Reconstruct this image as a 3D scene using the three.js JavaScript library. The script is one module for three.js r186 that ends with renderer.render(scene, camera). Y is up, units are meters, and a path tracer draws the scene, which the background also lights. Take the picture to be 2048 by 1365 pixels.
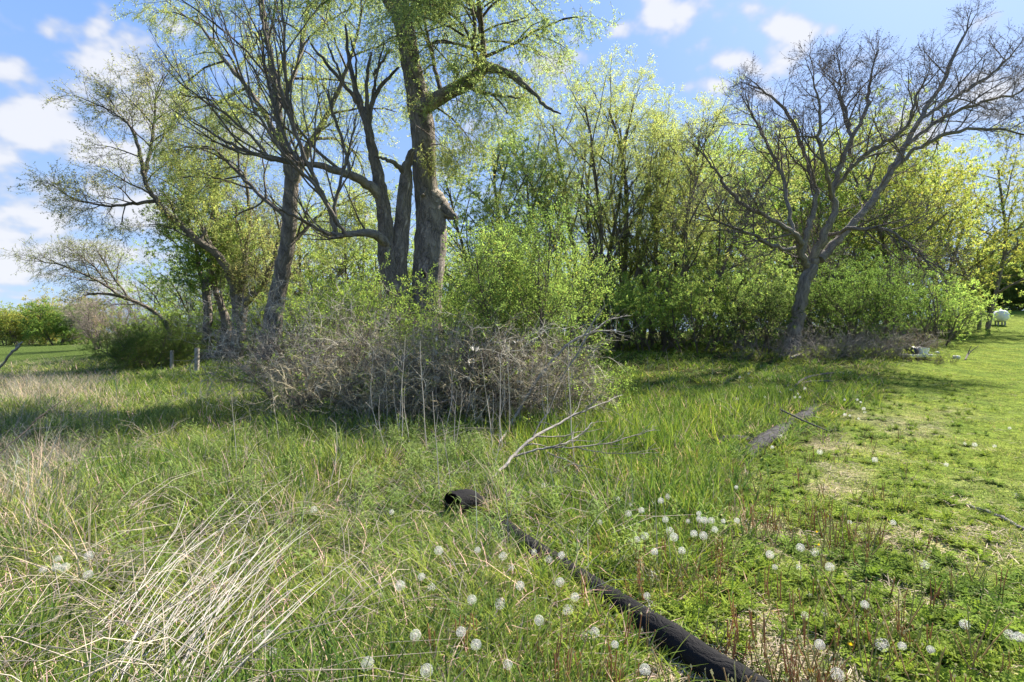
import * as THREE from 'three';
import { ImprovedNoise } from 'three/addons/math/ImprovedNoise.js';

// ---------------------------------------------------------------- camera, sky, sun, exposure
const F = 1098, HY = 665, EYE = 1.5;                    // focal length and horizon in units of a 2048 wide picture
const scene = new THREE.Scene();
const camera = new THREE.PerspectiveCamera(2 * Math.atan(682.5 / F) * 180 / Math.PI, 2048 / 1365, 0.05, 4000);
camera.position.set(0, EYE, 0);
camera.setViewOffset(2048, 1365, 0, 682.5 - HY, 2048, 1365);
camera.updateProjectionMatrix();
const renderer = new THREE.WebGLRenderer({ antialias: true });
renderer.setSize(1024, 682);
renderer.toneMapping = THREE.LinearToneMapping;
renderer.toneMappingExposure = 3.05;
renderer.shadowMap.enabled = true;
const SUN_AZ = 42 * Math.PI / 180, SUN_EL = 39 * Math.PI / 180;
const sunDir = new THREE.Vector3(Math.cos(SUN_EL) * Math.sin(SUN_AZ), Math.sin(SUN_EL), -Math.cos(SUN_EL) * Math.cos(SUN_AZ));
const sun = new THREE.DirectionalLight(new THREE.Color(1.0, 0.93, 0.82), 5.0);
sun.position.copy(sunDir).multiplyScalar(120); sun.target.position.set(0, 0, -15);
sun.castShadow = true; sun.shadow.radius = 1; sun.shadow.mapSize.set(4096, 4096);
Object.assign(sun.shadow.camera, { left: -70, right: 70, top: 70, bottom: -70, near: 1, far: 300 });
scene.add(sun, sun.target);

// ---------------------------------------------------------------- helpers
const V = (x, y, z) => new THREE.Vector3(x, y, z);
const UPV = V(0, 1, 0);
function rng(seed) {
  let a = (seed * 2654435761) >>> 0;
  const f = () => { a = (a + 0x6d2b79f5) | 0; let t = Math.imul(a ^ (a >>> 15), 1 | a); t = (t + Math.imul(t ^ (t >>> 7), 61 | t)) ^ t; return ((t ^ (t >>> 14)) >>> 0) / 4294967296; };
  f.s = (m = 1) => (f() * 2 - 1) * m;
  f.r = (lo, hi) => lo + (hi - lo) * f();
  f.i = (n) => Math.floor(f() * n);
  f.g = () => (f() + f() + f() - 1.5) * 0.9;
  return f;
}
const clamp = (x, a = 0, b = 1) => Math.min(b, Math.max(a, x));
const sst = (a, b, x) => { const t = clamp((x - a) / (b - a)); return t * t * (3 - 2 * t); };
const lerp = (a, b, t) => a + (b - a) * t;
const perlin = new ImprovedNoise();
const fbm = (x, y, z, o = 4) => { let s = 0, a = 0.5; for (let i = 0; i < o; i++) { s += a * perlin.noise(x, y, z); x *= 2.03; y *= 2.03; z *= 2.03; a *= 0.5; } return s; };

// the lie of the land: heights by bearing (x / distance) and distance
const TU = [-1.4, -0.93, -0.55, -0.2, 0.2, 0.55, 0.93, 1.4];
const TD = [0, 8, 15, 22, 30, 45, 60, 100, 260];
const TH = [
  [0, 0, -0.2, -0.4, -0.5, -0.5, -0.5, -0.6, -1],
  [0, 0.0, -0.15, -0.42, -0.45, -0.43, -0.4, -0.6, -1],
  [0, 0.0, -0.02, -0.05, 0.3, 0.4, 0.4, 0.3, 0],
  [0, 0.0, 0.1, 0.4, 0.6, 0.8, 1, 1, 1],
  [0, 0, 0.15, 0.6, 0.9, 1.1, 1.3, 1.5, 1.5],
  [0, 0, 0.3, 0.75, 0.95, 1.35, 1.9, 2.4, 2.4],
  [0, 0, 0.2, 0.55, 1.0, 2.25, 3.9, 4.6, 4.0],
  [0, 0, 0.2, 0.6, 1.2, 2.6, 4.2, 5, 4.4]];
function cell(T, v) { let i = 0; while (i < T.length - 2 && v > T[i + 1]) i++; return [i, clamp((v - T[i]) / (T[i + 1] - T[i]))]; }
function ground(x, z) {
  const r = Math.hypot(x, z), a = Math.atan2(x, -z), u = Math.abs(a) < 1.2 ? Math.tan(a) : Math.sign(a) * 2.5;
  const d = z < 0 ? Math.max(-z, r * 0.58) : r;
  const [i, s0] = cell(TU, u), [j, t0] = cell(TD, d), s = s0 * s0 * (3 - 2 * s0);
  const row = (k) => {   // Catmull-Rom along the distance
    const T = TH[k], p1 = T[j], p2 = T[j + 1], p0 = T[Math.max(0, j - 1)], p3 = T[Math.min(T.length - 1, j + 2)];
    const w = TD[j + 1] - TD[j], m1 = (p2 - p0) / (TD[j + 1] - TD[Math.max(0, j - 1)]) * w, m2 = (p3 - p1) / (TD[Math.min(TD.length - 1, j + 2)] - TD[j]) * w, t = t0;
    return (2 * t ** 3 - 3 * t * t + 1) * p1 + (t ** 3 - 2 * t * t + t) * m1 + (-2 * t ** 3 + 3 * t * t) * p2 + (t ** 3 - t * t) * m2;
  };
  const lawn = lawnness(x, z);
  const bump = fbm(x * 0.22, 3.1, z * 0.22, 3) * 0.22 * sst(2, 9, r) * (1 - 0.6 * lawn) + fbm(x * 1.3, 7.7, z * 1.3, 2) * 0.05 * (1 - 0.6 * lawn);
  return lerp(row(i), row(i + 1), s) + bump;
}
// edge between the rough grass (left) and the mown lawn (right)
const LB = [[0, 0.4], [2.35, 0.75], [3.8, 1.55], [5.6, 2.5], [8, 4.7], [11.5, 7.6], [15, 10.2], [19, 13.5], [28, 21.5], [45, 36], [70, 56], [300, 240]];
function lawnEdge(d) { let i = 0; while (i < LB.length - 2 && d > LB[i + 1][0]) i++; return lerp(LB[i][1], LB[i + 1][1], clamp((d - LB[i][0]) / (LB[i + 1][0] - LB[i][0]), -1, 1)); }
function lawnness(x, z) { const d = Math.max(0, -z), w = 0.25 + d * 0.035; return sst(-w, w, x - lawnEdge(d) + fbm(x * 0.7, 1.5, z * 0.7, 2) * 0.7); }
const P = (px, py, d) => V((px - 1024) / F * d, EYE - (py - HY) / F * d, -d);           // a point at a depth
const onGround = (px, d, dy = 0) => { const x = (px - 1024) / F * d; return V(x, ground(x, -d) + dy, -d); };
function hit(px, py, above = 0) {                                                       // where the sight line comes within `above` of the ground
  for (let d = 1.2; d < 200; d *= 1.004) { const p = P(px, py, d); if (p.y < ground(p.x, p.z) + above) return p; }
  return P(px, py, 200);
}

// things and parts
const used = {};
const numbered = (n) => { const k = used[n] = (used[n] ?? -1) + 1; return k ? n + '_' + String(k).padStart(3, '0') : n; };
function tag(o, label, category, group) { o.userData.label = label; o.userData.category = category; if (group) o.userData.group = group; return o; }
function thing(name, label, category, pos, group) {
  const o = new THREE.Group(); o.name = numbered(name); scene.add(o);
  if (pos) o.position.copy(pos);
  return tag(o, label, category, group);
}
function part(name, geo, mat, parent, kind) {
  const m = new THREE.Mesh(geo, mat); m.name = numbered(name); m.castShadow = m.receiveShadow = true;
  if (kind) m.userData.kind = kind;
  if (parent) { parent.add(m); } else scene.add(m);
  return m;
}
function duplicate(o, label, pos, turn, scale) {
  const c = o.clone(); c.name = numbered(o.name.replace(/_\d{3}$/, '')); c.userData = { ...o.userData, label };
  c.traverse((k) => { if (k !== c) k.name = numbered(k.name.replace(/_\d{3}$/, '')); });
  c.position.copy(pos); c.rotation.y = turn; c.scale.set(...(Array.isArray(scale) ? scale : [scale, scale, scale])); scene.add(c); return c;
}

// geometry gathered by hand: positions, normals, colours, uv
class Geo {
  constructor() { this.p = []; this.n = []; this.c = []; this.t = []; this.x = []; }
  v(p, n, c, u = 0, w = 0) { this.p.push(p.x, p.y, p.z); this.n.push(n.x, n.y, n.z); this.c.push(c[0], c[1], c[2]); this.t.push(u, w); return this.p.length / 3 - 1; }
  tube(pts, rad, sides, col = [1, 1, 1], rough = 0, seed = 0, cap = false, tile = 0.9) {
    const n = pts.length, T = V(), N = V(), B = V(), q = V(), nn = V();
    T.subVectors(pts[1], pts[0]).normalize();
    N.set(1, 0, 0).addScaledVector(T, -T.x); if (N.lengthSq() < 0.05) N.set(0, 0, 1).addScaledVector(T, -T.z); N.normalize();
    let len = 0, first = 0; const reps = Math.max(1, Math.round(2 * Math.PI * rad[0] / tile));
    for (let i = 0; i < n; i++) {
      if (i > 0) len += pts[i].distanceTo(pts[i - 1]);
      T.subVectors(pts[Math.min(n - 1, i + 1)], pts[Math.max(0, i - 1)]).normalize();
      N.addScaledVector(T, -N.dot(T)).normalize(); B.crossVectors(T, N);
      for (let k = 0; k <= sides; k++) {
        const a = k % sides / sides * 2 * Math.PI, ca = Math.cos(a), sa = Math.sin(a);
        nn.set(0, 0, 0).addScaledVector(N, ca).addScaledVector(B, sa);
        let r = rad[i];
        if (rough) { const qx = pts[i].x + nn.x * r, qy = pts[i].y, qz = pts[i].z + nn.z * r;
          r *= 1 + rough * (1.1 * fbm(qx * 1.7 + seed, qy * 0.9, qz * 1.7, 3) + 0.5 * perlin.noise(qx * 9 + seed, qy * 2.2, qz * 9) + 0.25 * perlin.noise(qx * 22, qy * 6 + seed, qz * 22)); }
        q.copy(pts[i]).addScaledVector(nn, r);
        const id = this.v(q, nn, col, k / sides * reps, len / tile);
        if (i === 0 && k === 0) first = id;
      }
    }
    const s = sides + 1;
    for (let i = 0; i < n - 1; i++) for (let k = 0; k < sides; k++) { const a = first + i * s + k; this.x.push(a, a + 1, a + s, a + 1, a + s + 1, a + s); }
    if (cap) for (const [row, sg] of [[0, -1], [n - 1, 1]]) {
      const cN = T.subVectors(pts[row ? n - 1 : 1], pts[row ? n - 2 : 0]).normalize().clone().multiplyScalar(sg), c0 = this.v(pts[row], cN, col), ring = [];
      for (let k = 0; k <= sides; k++) { const b = (first + row * s + k) * 3; ring.push(this.v(V(this.p[b], this.p[b + 1], this.p[b + 2]), cN, col)); }
      for (let k = 0; k < sides; k++) sg > 0 ? this.x.push(c0, ring[k], ring[k + 1]) : this.x.push(c0, ring[k + 1], ring[k]);
    }
  }
  // a leaf or blade: a strip from base along dir, bending towards `bend`
  blade(base, dir, len, wid, side, bend, col, segs = 2, tipCol = null, wide = 0.35) {
    const p = base.clone(), d = dir.clone(), nrm = V(), ids = [], st = len / segs;
    for (let i = 0; i <= segs; i++) {
      const t = i / segs, c = tipCol ? [lerp(col[0], tipCol[0], t), lerp(col[1], tipCol[1], t), lerp(col[2], tipCol[2], t)] : col;
      nrm.crossVectors(side, d).normalize();
      if (i === segs) ids.push([this.v(p, nrm, c)]);
      else {
        const w = wid * 0.5 * (t <= wide ? lerp(0.45, 1, t / Math.max(wide, 1e-3)) : lerp(1, 0.25, (t - wide) / (1 - wide)));
        const a = this.v(p.clone().addScaledVector(side, -w), nrm, c), b = this.v(p.clone().addScaledVector(side, w), nrm, c); ids.push([a, b]);
      }
      p.addScaledVector(d, st); if (bend) d.addScaledVector(bend, 1 / segs).normalize();
    }
    for (let i = 0; i < segs; i++) { const [a, b] = ids[i], e = ids[i + 1]; this.x.push(a, b, e[0]); if (e.length > 1) this.x.push(b, e[1], e[0]); }
  }
  leaf(base, dir, len, wid, side, col) {                      // four corners, folded a little along the midrib
    const n = V().crossVectors(side, dir).normalize(), m = base.clone().addScaledVector(dir, len * 0.45).addScaledVector(n, len * 0.06);
    const a = this.v(base, n, col), t = this.v(base.clone().addScaledVector(dir, len).addScaledVector(n, -len * 0.1), n, col);
    const l = this.v(m.clone().addScaledVector(side, -wid / 2), n, col), r = this.v(m.clone().addScaledVector(side, wid / 2), n, col);
    this.x.push(a, r, t, a, t, l);
  }
  get tris() { return this.x.length / 3; }
  build(uv = true) {
    const g = new THREE.BufferGeometry();
    g.setAttribute('position', new THREE.Float32BufferAttribute(this.p, 3));
    g.setAttribute('normal', new THREE.Float32BufferAttribute(this.n, 3));
    g.setAttribute('color', new THREE.Float32BufferAttribute(this.c, 3));
    if (uv) g.setAttribute('uv', new THREE.Float32BufferAttribute(this.t, 2));
    g.setIndex(this.p.length / 3 > 65535 ? new THREE.Uint32BufferAttribute(this.x, 1) : new THREE.Uint16BufferAttribute(this.x, 1));
    return g;
  }
}
const anyDir = (R) => { const z = R.s(), a = R() * 6.2832, r = Math.sqrt(1 - z * z); return V(r * Math.cos(a), z, r * Math.sin(a)); };
const sideOf = (d, R) => { const s = V().crossVectors(d, anyDir(R)); return s.lengthSq() < 1e-3 ? V(1, 0, 0) : s.normalize(); };

// ---------------------------------------------------------------- textures
function tileNoise(n, per, seed) {            // periodic value noise on an n x n grid, per = [cells across, cells up]
  const R = rng(seed), [cx, cy] = per, g = Array.from({ length: cx * cy }, () => R());
  const o = new Float32Array(n * n);
  for (let y = 0; y < n; y++) for (let x = 0; x < n; x++) {
    const fx = x / n * cx, fy = y / n * cy, x0 = Math.floor(fx), y0 = Math.floor(fy), a = fx - x0, b = fy - y0, s = a * a * (3 - 2 * a), t = b * b * (3 - 2 * b);
    const at = (i, j) => g[(j % cy) * cx + (i % cx)];
    o[y * n + x] = lerp(lerp(at(x0, y0), at(x0 + 1, y0), s), lerp(at(x0, y0 + 1), at(x0 + 1, y0 + 1), s), t);
  }
  return o;
}
function texture(n, fn, srgb) {
  const d = new Uint8Array(n * n * 4);
  for (let i = 0; i < n * n; i++) { const c = fn(i); for (let k = 0; k < 3; k++) d[i * 4 + k] = clamp(c[k]) * 255; d[i * 4 + 3] = 255; }
  const t = new THREE.DataTexture(d, n, n); t.wrapS = t.wrapT = THREE.RepeatWrapping; t.magFilter = THREE.LinearFilter; t.minFilter = THREE.LinearMipmapLinearFilter; t.generateMipmaps = true;
  if (srgb) t.colorSpace = THREE.SRGBColorSpace; t.needsUpdate = true; return t;
}
function barkMaps(seed, fine) {
  const n = 1024, m = n - 1, w = tileNoise(n, [7, 5], seed), w2 = tileNoise(n, [24, 12], seed + 5), a = tileNoise(n, [17, 4], seed + 1), b = tileNoise(n, [44, 13], seed + 2), c = tileNoise(n, [190, 80], seed + 3), e = tileNoise(n, [4, 3], seed + 4);
  const h = new Float32Array(n * n);
  for (let y = 0; y < n; y++) for (let x = 0; x < n; x++) {
    const i = y * n + x, dx = (w[i] - 0.5) * 150 + (w2[i] - 0.5) * 36, dy = (e[i] - 0.5) * 300 + (w2[(i + 5000) % (n * n)] - 0.5) * 90, j = ((Math.round(y + dy) + n) & m) * n + ((Math.round(x + dx) + n) & m);
    const r1 = 1 - Math.abs(2 * a[j] - 1), r2 = 1 - Math.abs(2 * b[j] - 1);
    h[i] = clamp(1 - (0.7 * Math.pow(r1, 3) + 0.5 * Math.pow(r2, 2.2) * fine) + 0.35 * (c[i] - 0.5) + 0.3 * (w[i] - 0.5));
  }
  return { map: texture(n, (i) => { const v = 0.36 + 0.52 * h[i] + 0.25 * (c[i] - 0.5) + 0.35 * (e[i] - 0.5); return [v, v * (0.97 + 0.03 * e[i]), v * (0.90 + 0.1 * w[i])]; }), bump: texture(n, (i) => [h[i], h[i], h[i]]) };
}
const barkRough = barkMaps(11, 1), barkFine = barkMaps(31, 0.7);
const bark = (m, r, g, b, bump) => new THREE.MeshStandardMaterial({ color: new THREE.Color().setRGB(r, g, b), map: m.map, bumpMap: m.bump, bumpScale: bump, roughness: 0.95, vertexColors: true });
const M = {
  willowBark: bark(barkRough, 0.42, 0.36, 0.30, 0.06),
  darkBark: bark(barkRough, 0.31, 0.265, 0.22, 0.04),
  paleBark: bark(barkFine, 0.30, 0.262, 0.225, 0.02),
  twig: bark(barkFine, 0.22, 0.18, 0.15, 0.008),
  deadWood: bark(barkFine, 0.50, 0.46, 0.41, 0.01),
  post: bark(barkFine, 0.42, 0.38, 0.33, 0.01),
};
const leafMat = (t) => new THREE.MeshPhysicalMaterial({ vertexColors: true, roughness: 1, transmission: t, thickness: 0, specularIntensity: 0.12, side: THREE.DoubleSide });
M.leaf = leafMat(0.72); M.grass = leafMat(0.36); M.weed = leafMat(0.4); M.lawn = leafMat(0.35); M.straw = leafMat(0.25); M.wood = new THREE.MeshStandardMaterial({ vertexColors: true, roughness: 0.9, side: THREE.DoubleSide });
M.fluff = new THREE.MeshPhysicalMaterial({ vertexColors: true, roughness: 1, transmission: 0.55, thickness: 0, specularIntensity: 0.1, side: THREE.DoubleSide });

// ---------------------------------------------------------------- sky
{
  const W = 4096, H = 2048, data = new Float32Array(W * H * 4);
  const puffs = [[1335, 25, 70, 40, 1], [1300, 75, 36, 26, .8], [1590, 62, 55, 38, 1], [1480, 122, 58, 28, 1], [1555, 115, 40, 40, .9], [1430, 172, 30, 18, .9], [1415, 209, 20, 12, .9], [1340, 165, 46, 22, .45], [1660, 60, 30, 20, .5], [1920, 50, 70, 36, .8], [1990, 110, 90, 60, .5],
    [205, 40, 32, 34, .75], [275, 95, 80, 55, .75], [215, 160, 110, 60, .6], [150, 160, 80, 35, .55], [25, 140, 60, 45, .75], [50, 230, 85, 40, .75], [20, 300, 110, 50, .8], [150, 300, 100, 50, .65], [60, 420, 170, 70, .75], [200, 420, 150, 100, .5], [80, 520, 200, 60, .6], [1120, 130, 130, 50, .5], [1200, 20, 60, 40, .4], [910, 300, 60, 36, .45], [330, 60, 50, 34, .6], [110, 60, 60, 26, .5], [20, 60, 50, 26, .5], [120, 210, 50, 26, .6], [90, 360, 70, 34, .6], [160, 500, 90, 40, .6], [30, 600, 120, 30, .5], [1500, 20, 50, 20, .55], [1720, 110, 60, 30, .5], [1540, 190, 40, 24, .5], [1800, 130, 70, 40, .5], [1240, 60, 34, 20, .6], [1150, 80, 50, 26, .5], [1400, 95, 60, 60, .35], [1880, 230, 160, 80, .45]];
  const pv = puffs.map(([x, y, w, h, s]) => ({ u: (x - 1024) / F, v: (HY - y) / F, w: w / F, h: h / F, s }));
  for (let j = 0; j < H; j++) {
    const el = ((j + 0.5) / H - 0.5) * Math.PI, y = Math.sin(el), ce = Math.cos(el);
    for (let i = 0; i < W; i++) {
      const az = ((i + 0.5) / W - 0.5) * 2 * Math.PI, x = ce * Math.cos(az), z = ce * Math.sin(az), o = (j * W + i) * 4;
      const e = Math.max(0, y), sd = Math.max(0, x * sunDir.x + y * sunDir.y + z * sunDir.z);
      const k = Math.pow(1 - e, 3.2);
      let r = lerp(0.074, 0.21, k), g = lerp(0.150, 0.28, k), b = lerp(0.33, 0.37, k);
      const glow = Math.pow(sd, 14) * 0.10 + Math.pow(sd, 4) * 0.03; r += glow; g += glow * 0.97; b += glow * 0.9;
      if (y > -0.02) {
        const s = 1 / (e + 0.16), cx = x * s, cz = z * s;
        let n = fbm(cx * 1.9 + 5, 0.3, cz * 1.9, 5) * 0.75 + 0.5 * fbm(cx * 6.5, 0.8, cz * 6.5, 4), bias = -0.16;
        const left = sst(0.1, -0.75, x) * sst(0.75, 0.1, e); bias += 0.19 * left;
        if (z < -0.05) { const u = x / -z, v = y / -z; let m = 0; for (const q of pv) { const a = (u - q.u) / q.w, c = (v - q.v) / q.h, t = a * a + c * c; if (t < 6) m = Math.max(m, q.s * Math.exp(-t * 0.9)); } bias += 0.62 * m; if (m > 0.02) n = n * 0.8 + 0.95 * fbm(x * 17, y * 24, z * 17, 5); }
        const c = sst(-0.06, 0.46, n + bias) * 0.88, lit = 0.235 + 0.075 * sst(0, 0.5, n + bias);
        r = lerp(r, lit * 1.0, c); g = lerp(g, lit * 1.01, c); b = lerp(b, lit * 1.06, c);
      } else { const t = sst(-0.02, -0.2, y); r = lerp(r, 0.05, t); g = lerp(g, 0.06, t); b = lerp(b, 0.03, t); }
      data[o] = r; data[o + 1] = g; data[o + 2] = b; data[o + 3] = 1;
    }
  }
  const t = new THREE.DataTexture(data, W, H, THREE.RGBAFormat, THREE.FloatType);
  t.mapping = THREE.EquirectangularReflectionMapping; t.magFilter = t.minFilter = THREE.LinearFilter; t.needsUpdate = true;
  scene.background = t; scene.environment = t;
}

// ---------------------------------------------------------------- ground
const dryness = (x, z) => fbm(x * 0.55 + 9, 2, z * 0.55, 4);
function bareness(x, z) {       // worn, thin patches along the edge of the lawn
  const d = -z, off = x - lawnEdge(d), band = sst(-0.6, 0.2, off) * sst(2.6 + d * 0.16, 0.4, off) * sst(16, 6, d);
  return clamp(band * (0.10 + 0.30 * sst(6, 3, d) + 2.2 * fbm(x * 1.3, 5.5, z * 1.3, 4)));
}
{
  const n = 1024, a = tileNoise(n, [24, 24], 71), b = tileNoise(n, [90, 90], 72), c = tileNoise(n, [320, 320], 73), e = tileNoise(n, [8, 8], 74);
  const map = texture(n, (i) => { const v = 0.40 + 0.30 * (a[i] - 0.5) + 0.40 * (b[i] - 0.5) + 0.55 * (c[i] - 0.5) + 0.2 * (e[i] - 0.5); const w = b[i] * 0.5 + e[i] * 0.5; return [v * (0.92 + 0.22 * w), v, v * (0.98 - 0.1 * w)]; });
  const bump = texture(n, (i) => { const v = 0.4 * b[i] + 0.6 * c[i]; return [v, v, v]; });
  const mat = new THREE.MeshPhysicalMaterial({ map, bumpMap: bump, bumpScale: 0.03, roughness: 1, specularIntensity: 0.05, vertexColors: true });
  const G = new Geo(), A = 360, radii = [];
  for (let r = 0.4; r < 1500; r *= r < 60 ? 1.045 : 1.15) radii.push(r);
  const cen = V(0, ground(0, 0), 0), soil = [0.30, 0.24, 0.17];
  const colour = (x, z) => {
    const l = lawnness(x, z), dr = dryness(x, z), bare = bareness(x, z), d = -z;
    let c = [0.13, 0.15, 0.045];
    const g = [0.31 + 0.12 * dr, 0.43 + 0.06 * dr, 0.07];
    c = c.map((v, i) => lerp(v, g[i], l));
    const left = sst(-6, -14, x) * sst(8, 14, d); c = c.map((v, i) => lerp(v, [0.16, 0.24, 0.06][i], left));
    return c.map((v, i) => lerp(v, [0.56, 0.46, 0.34][i], bare));
  };
  G.v(cen, UPV, soil);
  for (const r of radii) for (let k = 0; k < A; k++) { const a = k / A * 2 * Math.PI, x = Math.sin(a) * r, z = -Math.cos(a) * r; G.v(V(x, ground(x, z), z), UPV, colour(x, z), x / 2.5, z / 2.5); }
  for (let k = 0; k < A; k++) G.x.push(0, 1 + (k + 1) % A, 1 + k);
  for (let i = 0; i < radii.length - 1; i++) for (let k = 0; k < A; k++) { const a = 1 + i * A + k, b = 1 + i * A + (k + 1) % A; G.x.push(a, b, a + A, b, b + A, a + A); }
  const g = G.build(); g.computeVertexNormals();
  const m = part('ground', g, mat, null, 'structure'); m.userData.label = 'rough meadow ground with a mown lawn rising to the right';
}

// ---------------------------------------------------------------- leafy and bare sprigs (shared by all crowns)
function sprig(seed, o) {
  const R = rng(seed), G = new Geo(), pts = [V(0, 0, 0)], dir = V(0, 1, 0), segs = o.segs ?? 3;
  for (let i = 0; i < segs; i++) { dir.add(V(R.s(o.curl ?? 0.25), -(o.droop ?? 0) * 0.5, R.s(o.curl ?? 0.25))).normalize(); pts.push(pts[i].clone().addScaledVector(dir, o.L / segs)); }
  const tw = o.twig ?? [0.2, 0.15, 0.09];
  G.tube(pts, pts.map((_, i) => (o.r ?? 0.004) * (1 - 0.7 * i / segs)), 3, tw);
  const curve = new THREE.CatmullRomCurve3(pts), stems = [[curve, 1]];
  for (let k = 0; k < (o.forks ?? 0); k++) {
    const t = R.r(0.15, 0.85), p = curve.getPoint(t), d = curve.getTangent(t).multiplyScalar(1.1).add(anyDir(R).multiplyScalar(o.forkOut ?? 0.9)).normalize(), L = o.L * R.r(0.3, 0.6);
    const q = [p, p.clone().addScaledVector(d, L * 0.5).add(V(R.s(0.03), R.s(0.03), R.s(0.03)))]; d.y -= (o.droop ?? 0) * 0.4; d.add(anyDir(R).multiplyScalar(0.25)).normalize(); q.push(q[1].clone().addScaledVector(d, L * 0.5));
    G.tube(q, [0.6, 0.4, 0.2].map((f) => f * (o.r ?? 0.004)), 3, tw); stems.push([new THREE.CatmullRomCurve3(q), 0.7]);
  }
  for (let k = 0; k < (o.n ?? 0); k++) {
    const [c, f] = stems[R.i(stems.length)], t = Math.pow(R(), 0.8), p = c.getPoint(t), d = c.getTangent(t);
    const out = anyDir(R); out.addScaledVector(d, -out.dot(d)).normalize();
    const ld = d.clone().multiplyScalar(o.along ?? 0.6).add(out).add(V(0, -(o.leafDroop ?? 0.1), 0)).normalize();
    const s = R.r(0.65, 1.15) * (0.8 + 0.2 * f), j = R.s(0.18), c0 = o.col, w = R() < (o.odd ?? 0.08) ? 1.5 : 1;
    G.leaf(p, ld, o.leafL * s, o.leafW * s, sideOf(ld, R), [c0[0] * (1 + j) * w, c0[1] * (1 + j * 0.7), c0[2] * (1 + j)]);
  }
  for (let k = 0; k < (o.buds ?? 0); k++) { const [c] = stems[R.i(stems.length)], t = R.r(0.5, 1), p = c.getPoint(t), d = anyDir(R).add(V(0, 0.4, 0)).normalize(); G.leaf(p, d, R.r(0.03, 0.07), 0.025, sideOf(d, R), o.budCol ?? [0.12, 0.07, 0.06]); }
  return G.build(false);
}
const SPRIG = {
  willow: [1, 2, 3].map((s) => sprig(s, { L: 0.55, n: 34, forks: 2, leafL: 0.075, leafW: 0.017, col: [0.35, 0.44, 0.15], droop: 0.45, leafDroop: 0.35, along: 1, r: 0.003 })),
  willowFar: [4, 5, 6].map((s) => sprig(s, { L: 0.8, n: 60, forks: 5, leafL: 0.085, leafW: 0.028, col: [0.36, 0.45, 0.13], droop: 0.15, leafDroop: 0.2, along: 0.9, r: 0.005 })),
  broad: [7, 8, 9].map((s) => sprig(s, { L: 0.42, n: 32, forks: 4, leafL: 0.046, leafW: 0.027, col: [0.31, 0.42, 0.08], droop: 0.05, leafDroop: 0.0, along: 0.8, r: 0.003, forkOut: 0.7 })),
  broadFar: [10, 11, 12].map((s) => sprig(s, { L: 0.75, n: 60, forks: 5, leafL: 0.085, leafW: 0.055, col: [0.30, 0.40, 0.10], droop: 0.05, leafDroop: 0.05, along: 0.6, r: 0.005 })),
  sparse: [13, 14, 15].map((s) => sprig(s, { L: 0.7, n: 17, forks: 4, leafL: 0.08, leafW: 0.035, col: [0.30, 0.33, 0.13], droop: 0.1, along: 0.6, r: 0.006, twig: [0.10, 0.085, 0.07] })),
  bare: [16, 17, 18].map((s) => sprig(s, { L: 0.7, n: 0, forks: 5, buds: 9, r: 0.008, curl: 0.3, twig: [0.13, 0.105, 0.095], budCol: [0.13, 0.085, 0.075] })),
  greyTwig: [19, 20, 21].map((s) => sprig(s, { L: 0.55, n: 0, forks: 5, r: 0.006, curl: 0.5, forkOut: 1.0, twig: [0.42, 0.39, 0.33], segs: 4 })),
  brownTwig: [22, 23, 24].map((s) => sprig(s, { L: 0.5, n: 7, forks: 5, leafL: 0.03, leafW: 0.02, col: [0.24, 0.22, 0.13], r: 0.006, curl: 0.6, forkOut: 1.2, twig: [0.36, 0.325, 0.255], segs: 4 })),
  yew: [25, 26].map((s) => sprig(s, { L: 0.5, n: 70, forks: 6, leafL: 0.06, leafW: 0.014, col: [0.13, 0.20, 0.05], droop: 0.15, along: 0.5, r: 0.005 })),
};
const qA = new THREE.Quaternion(), qB = new THREE.Quaternion(), mA = new THREE.Matrix4();
// sprigs on the anchors of a plant, as instanced parts of it
function dress(parent, name, geos, mat, anchors, o) {
  const R = rng(o.seed ?? 5), N = o.count ?? anchors.length; if (!anchors.length) return;
  const lists = geos.map(() => []);
  for (let i = 0; i < N; i++) {
    const a = anchors[N > anchors.length ? R.i(anchors.length) : Math.floor((i + R()) * anchors.length / N)], j = o.jitter ?? 0.15;
    const p = a.p.clone().add(V(R.g() * j, R.g() * j, R.g() * j));
    if (o.keep && !o.keep(p, R)) continue;
    const d = a.d.clone().add(anyDir(R).multiplyScalar(o.loose ?? 0.5)); d.y -= (o.hang ?? 0); d.normalize();
    const s = R.r(0.7, 1.25) * (o.scale ?? 1), cl = fbm(p.x * 0.5 + 3, p.y * 0.5, p.z * 0.5, 2);
    const b = 1 + R.s(0.16) + cl * 0.35, t0 = o.tint ?? [1, 1, 1], t1 = o.tint2 ?? t0, mix = clamp(0.5 + cl * 1.4 + R.s(0.3));
    lists[R.i(geos.length)].push([p, d, R() * 6.2832, s, t0.map((v, k) => lerp(v, t1[k], mix) * b)]);
  }
  lists.forEach((L, k) => {
    if (!L.length) return;
    const im = new THREE.InstancedMesh(geos[k], mat, L.length); im.name = numbered(name); im.userData.kind = 'stuff'; im.castShadow = im.receiveShadow = true;
    const c = new THREE.Color(), sc = V();
    L.forEach(([p, d, roll, s, col], i) => { qA.setFromUnitVectors(UPV, d); qB.setFromAxisAngle(UPV, roll); mA.compose(p, qA.multiply(qB), sc.set(s, s, s)); im.setMatrixAt(i, mA); im.setColorAt(i, c.setRGB(...col)); });
    parent.add(im);
  });
}
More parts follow.
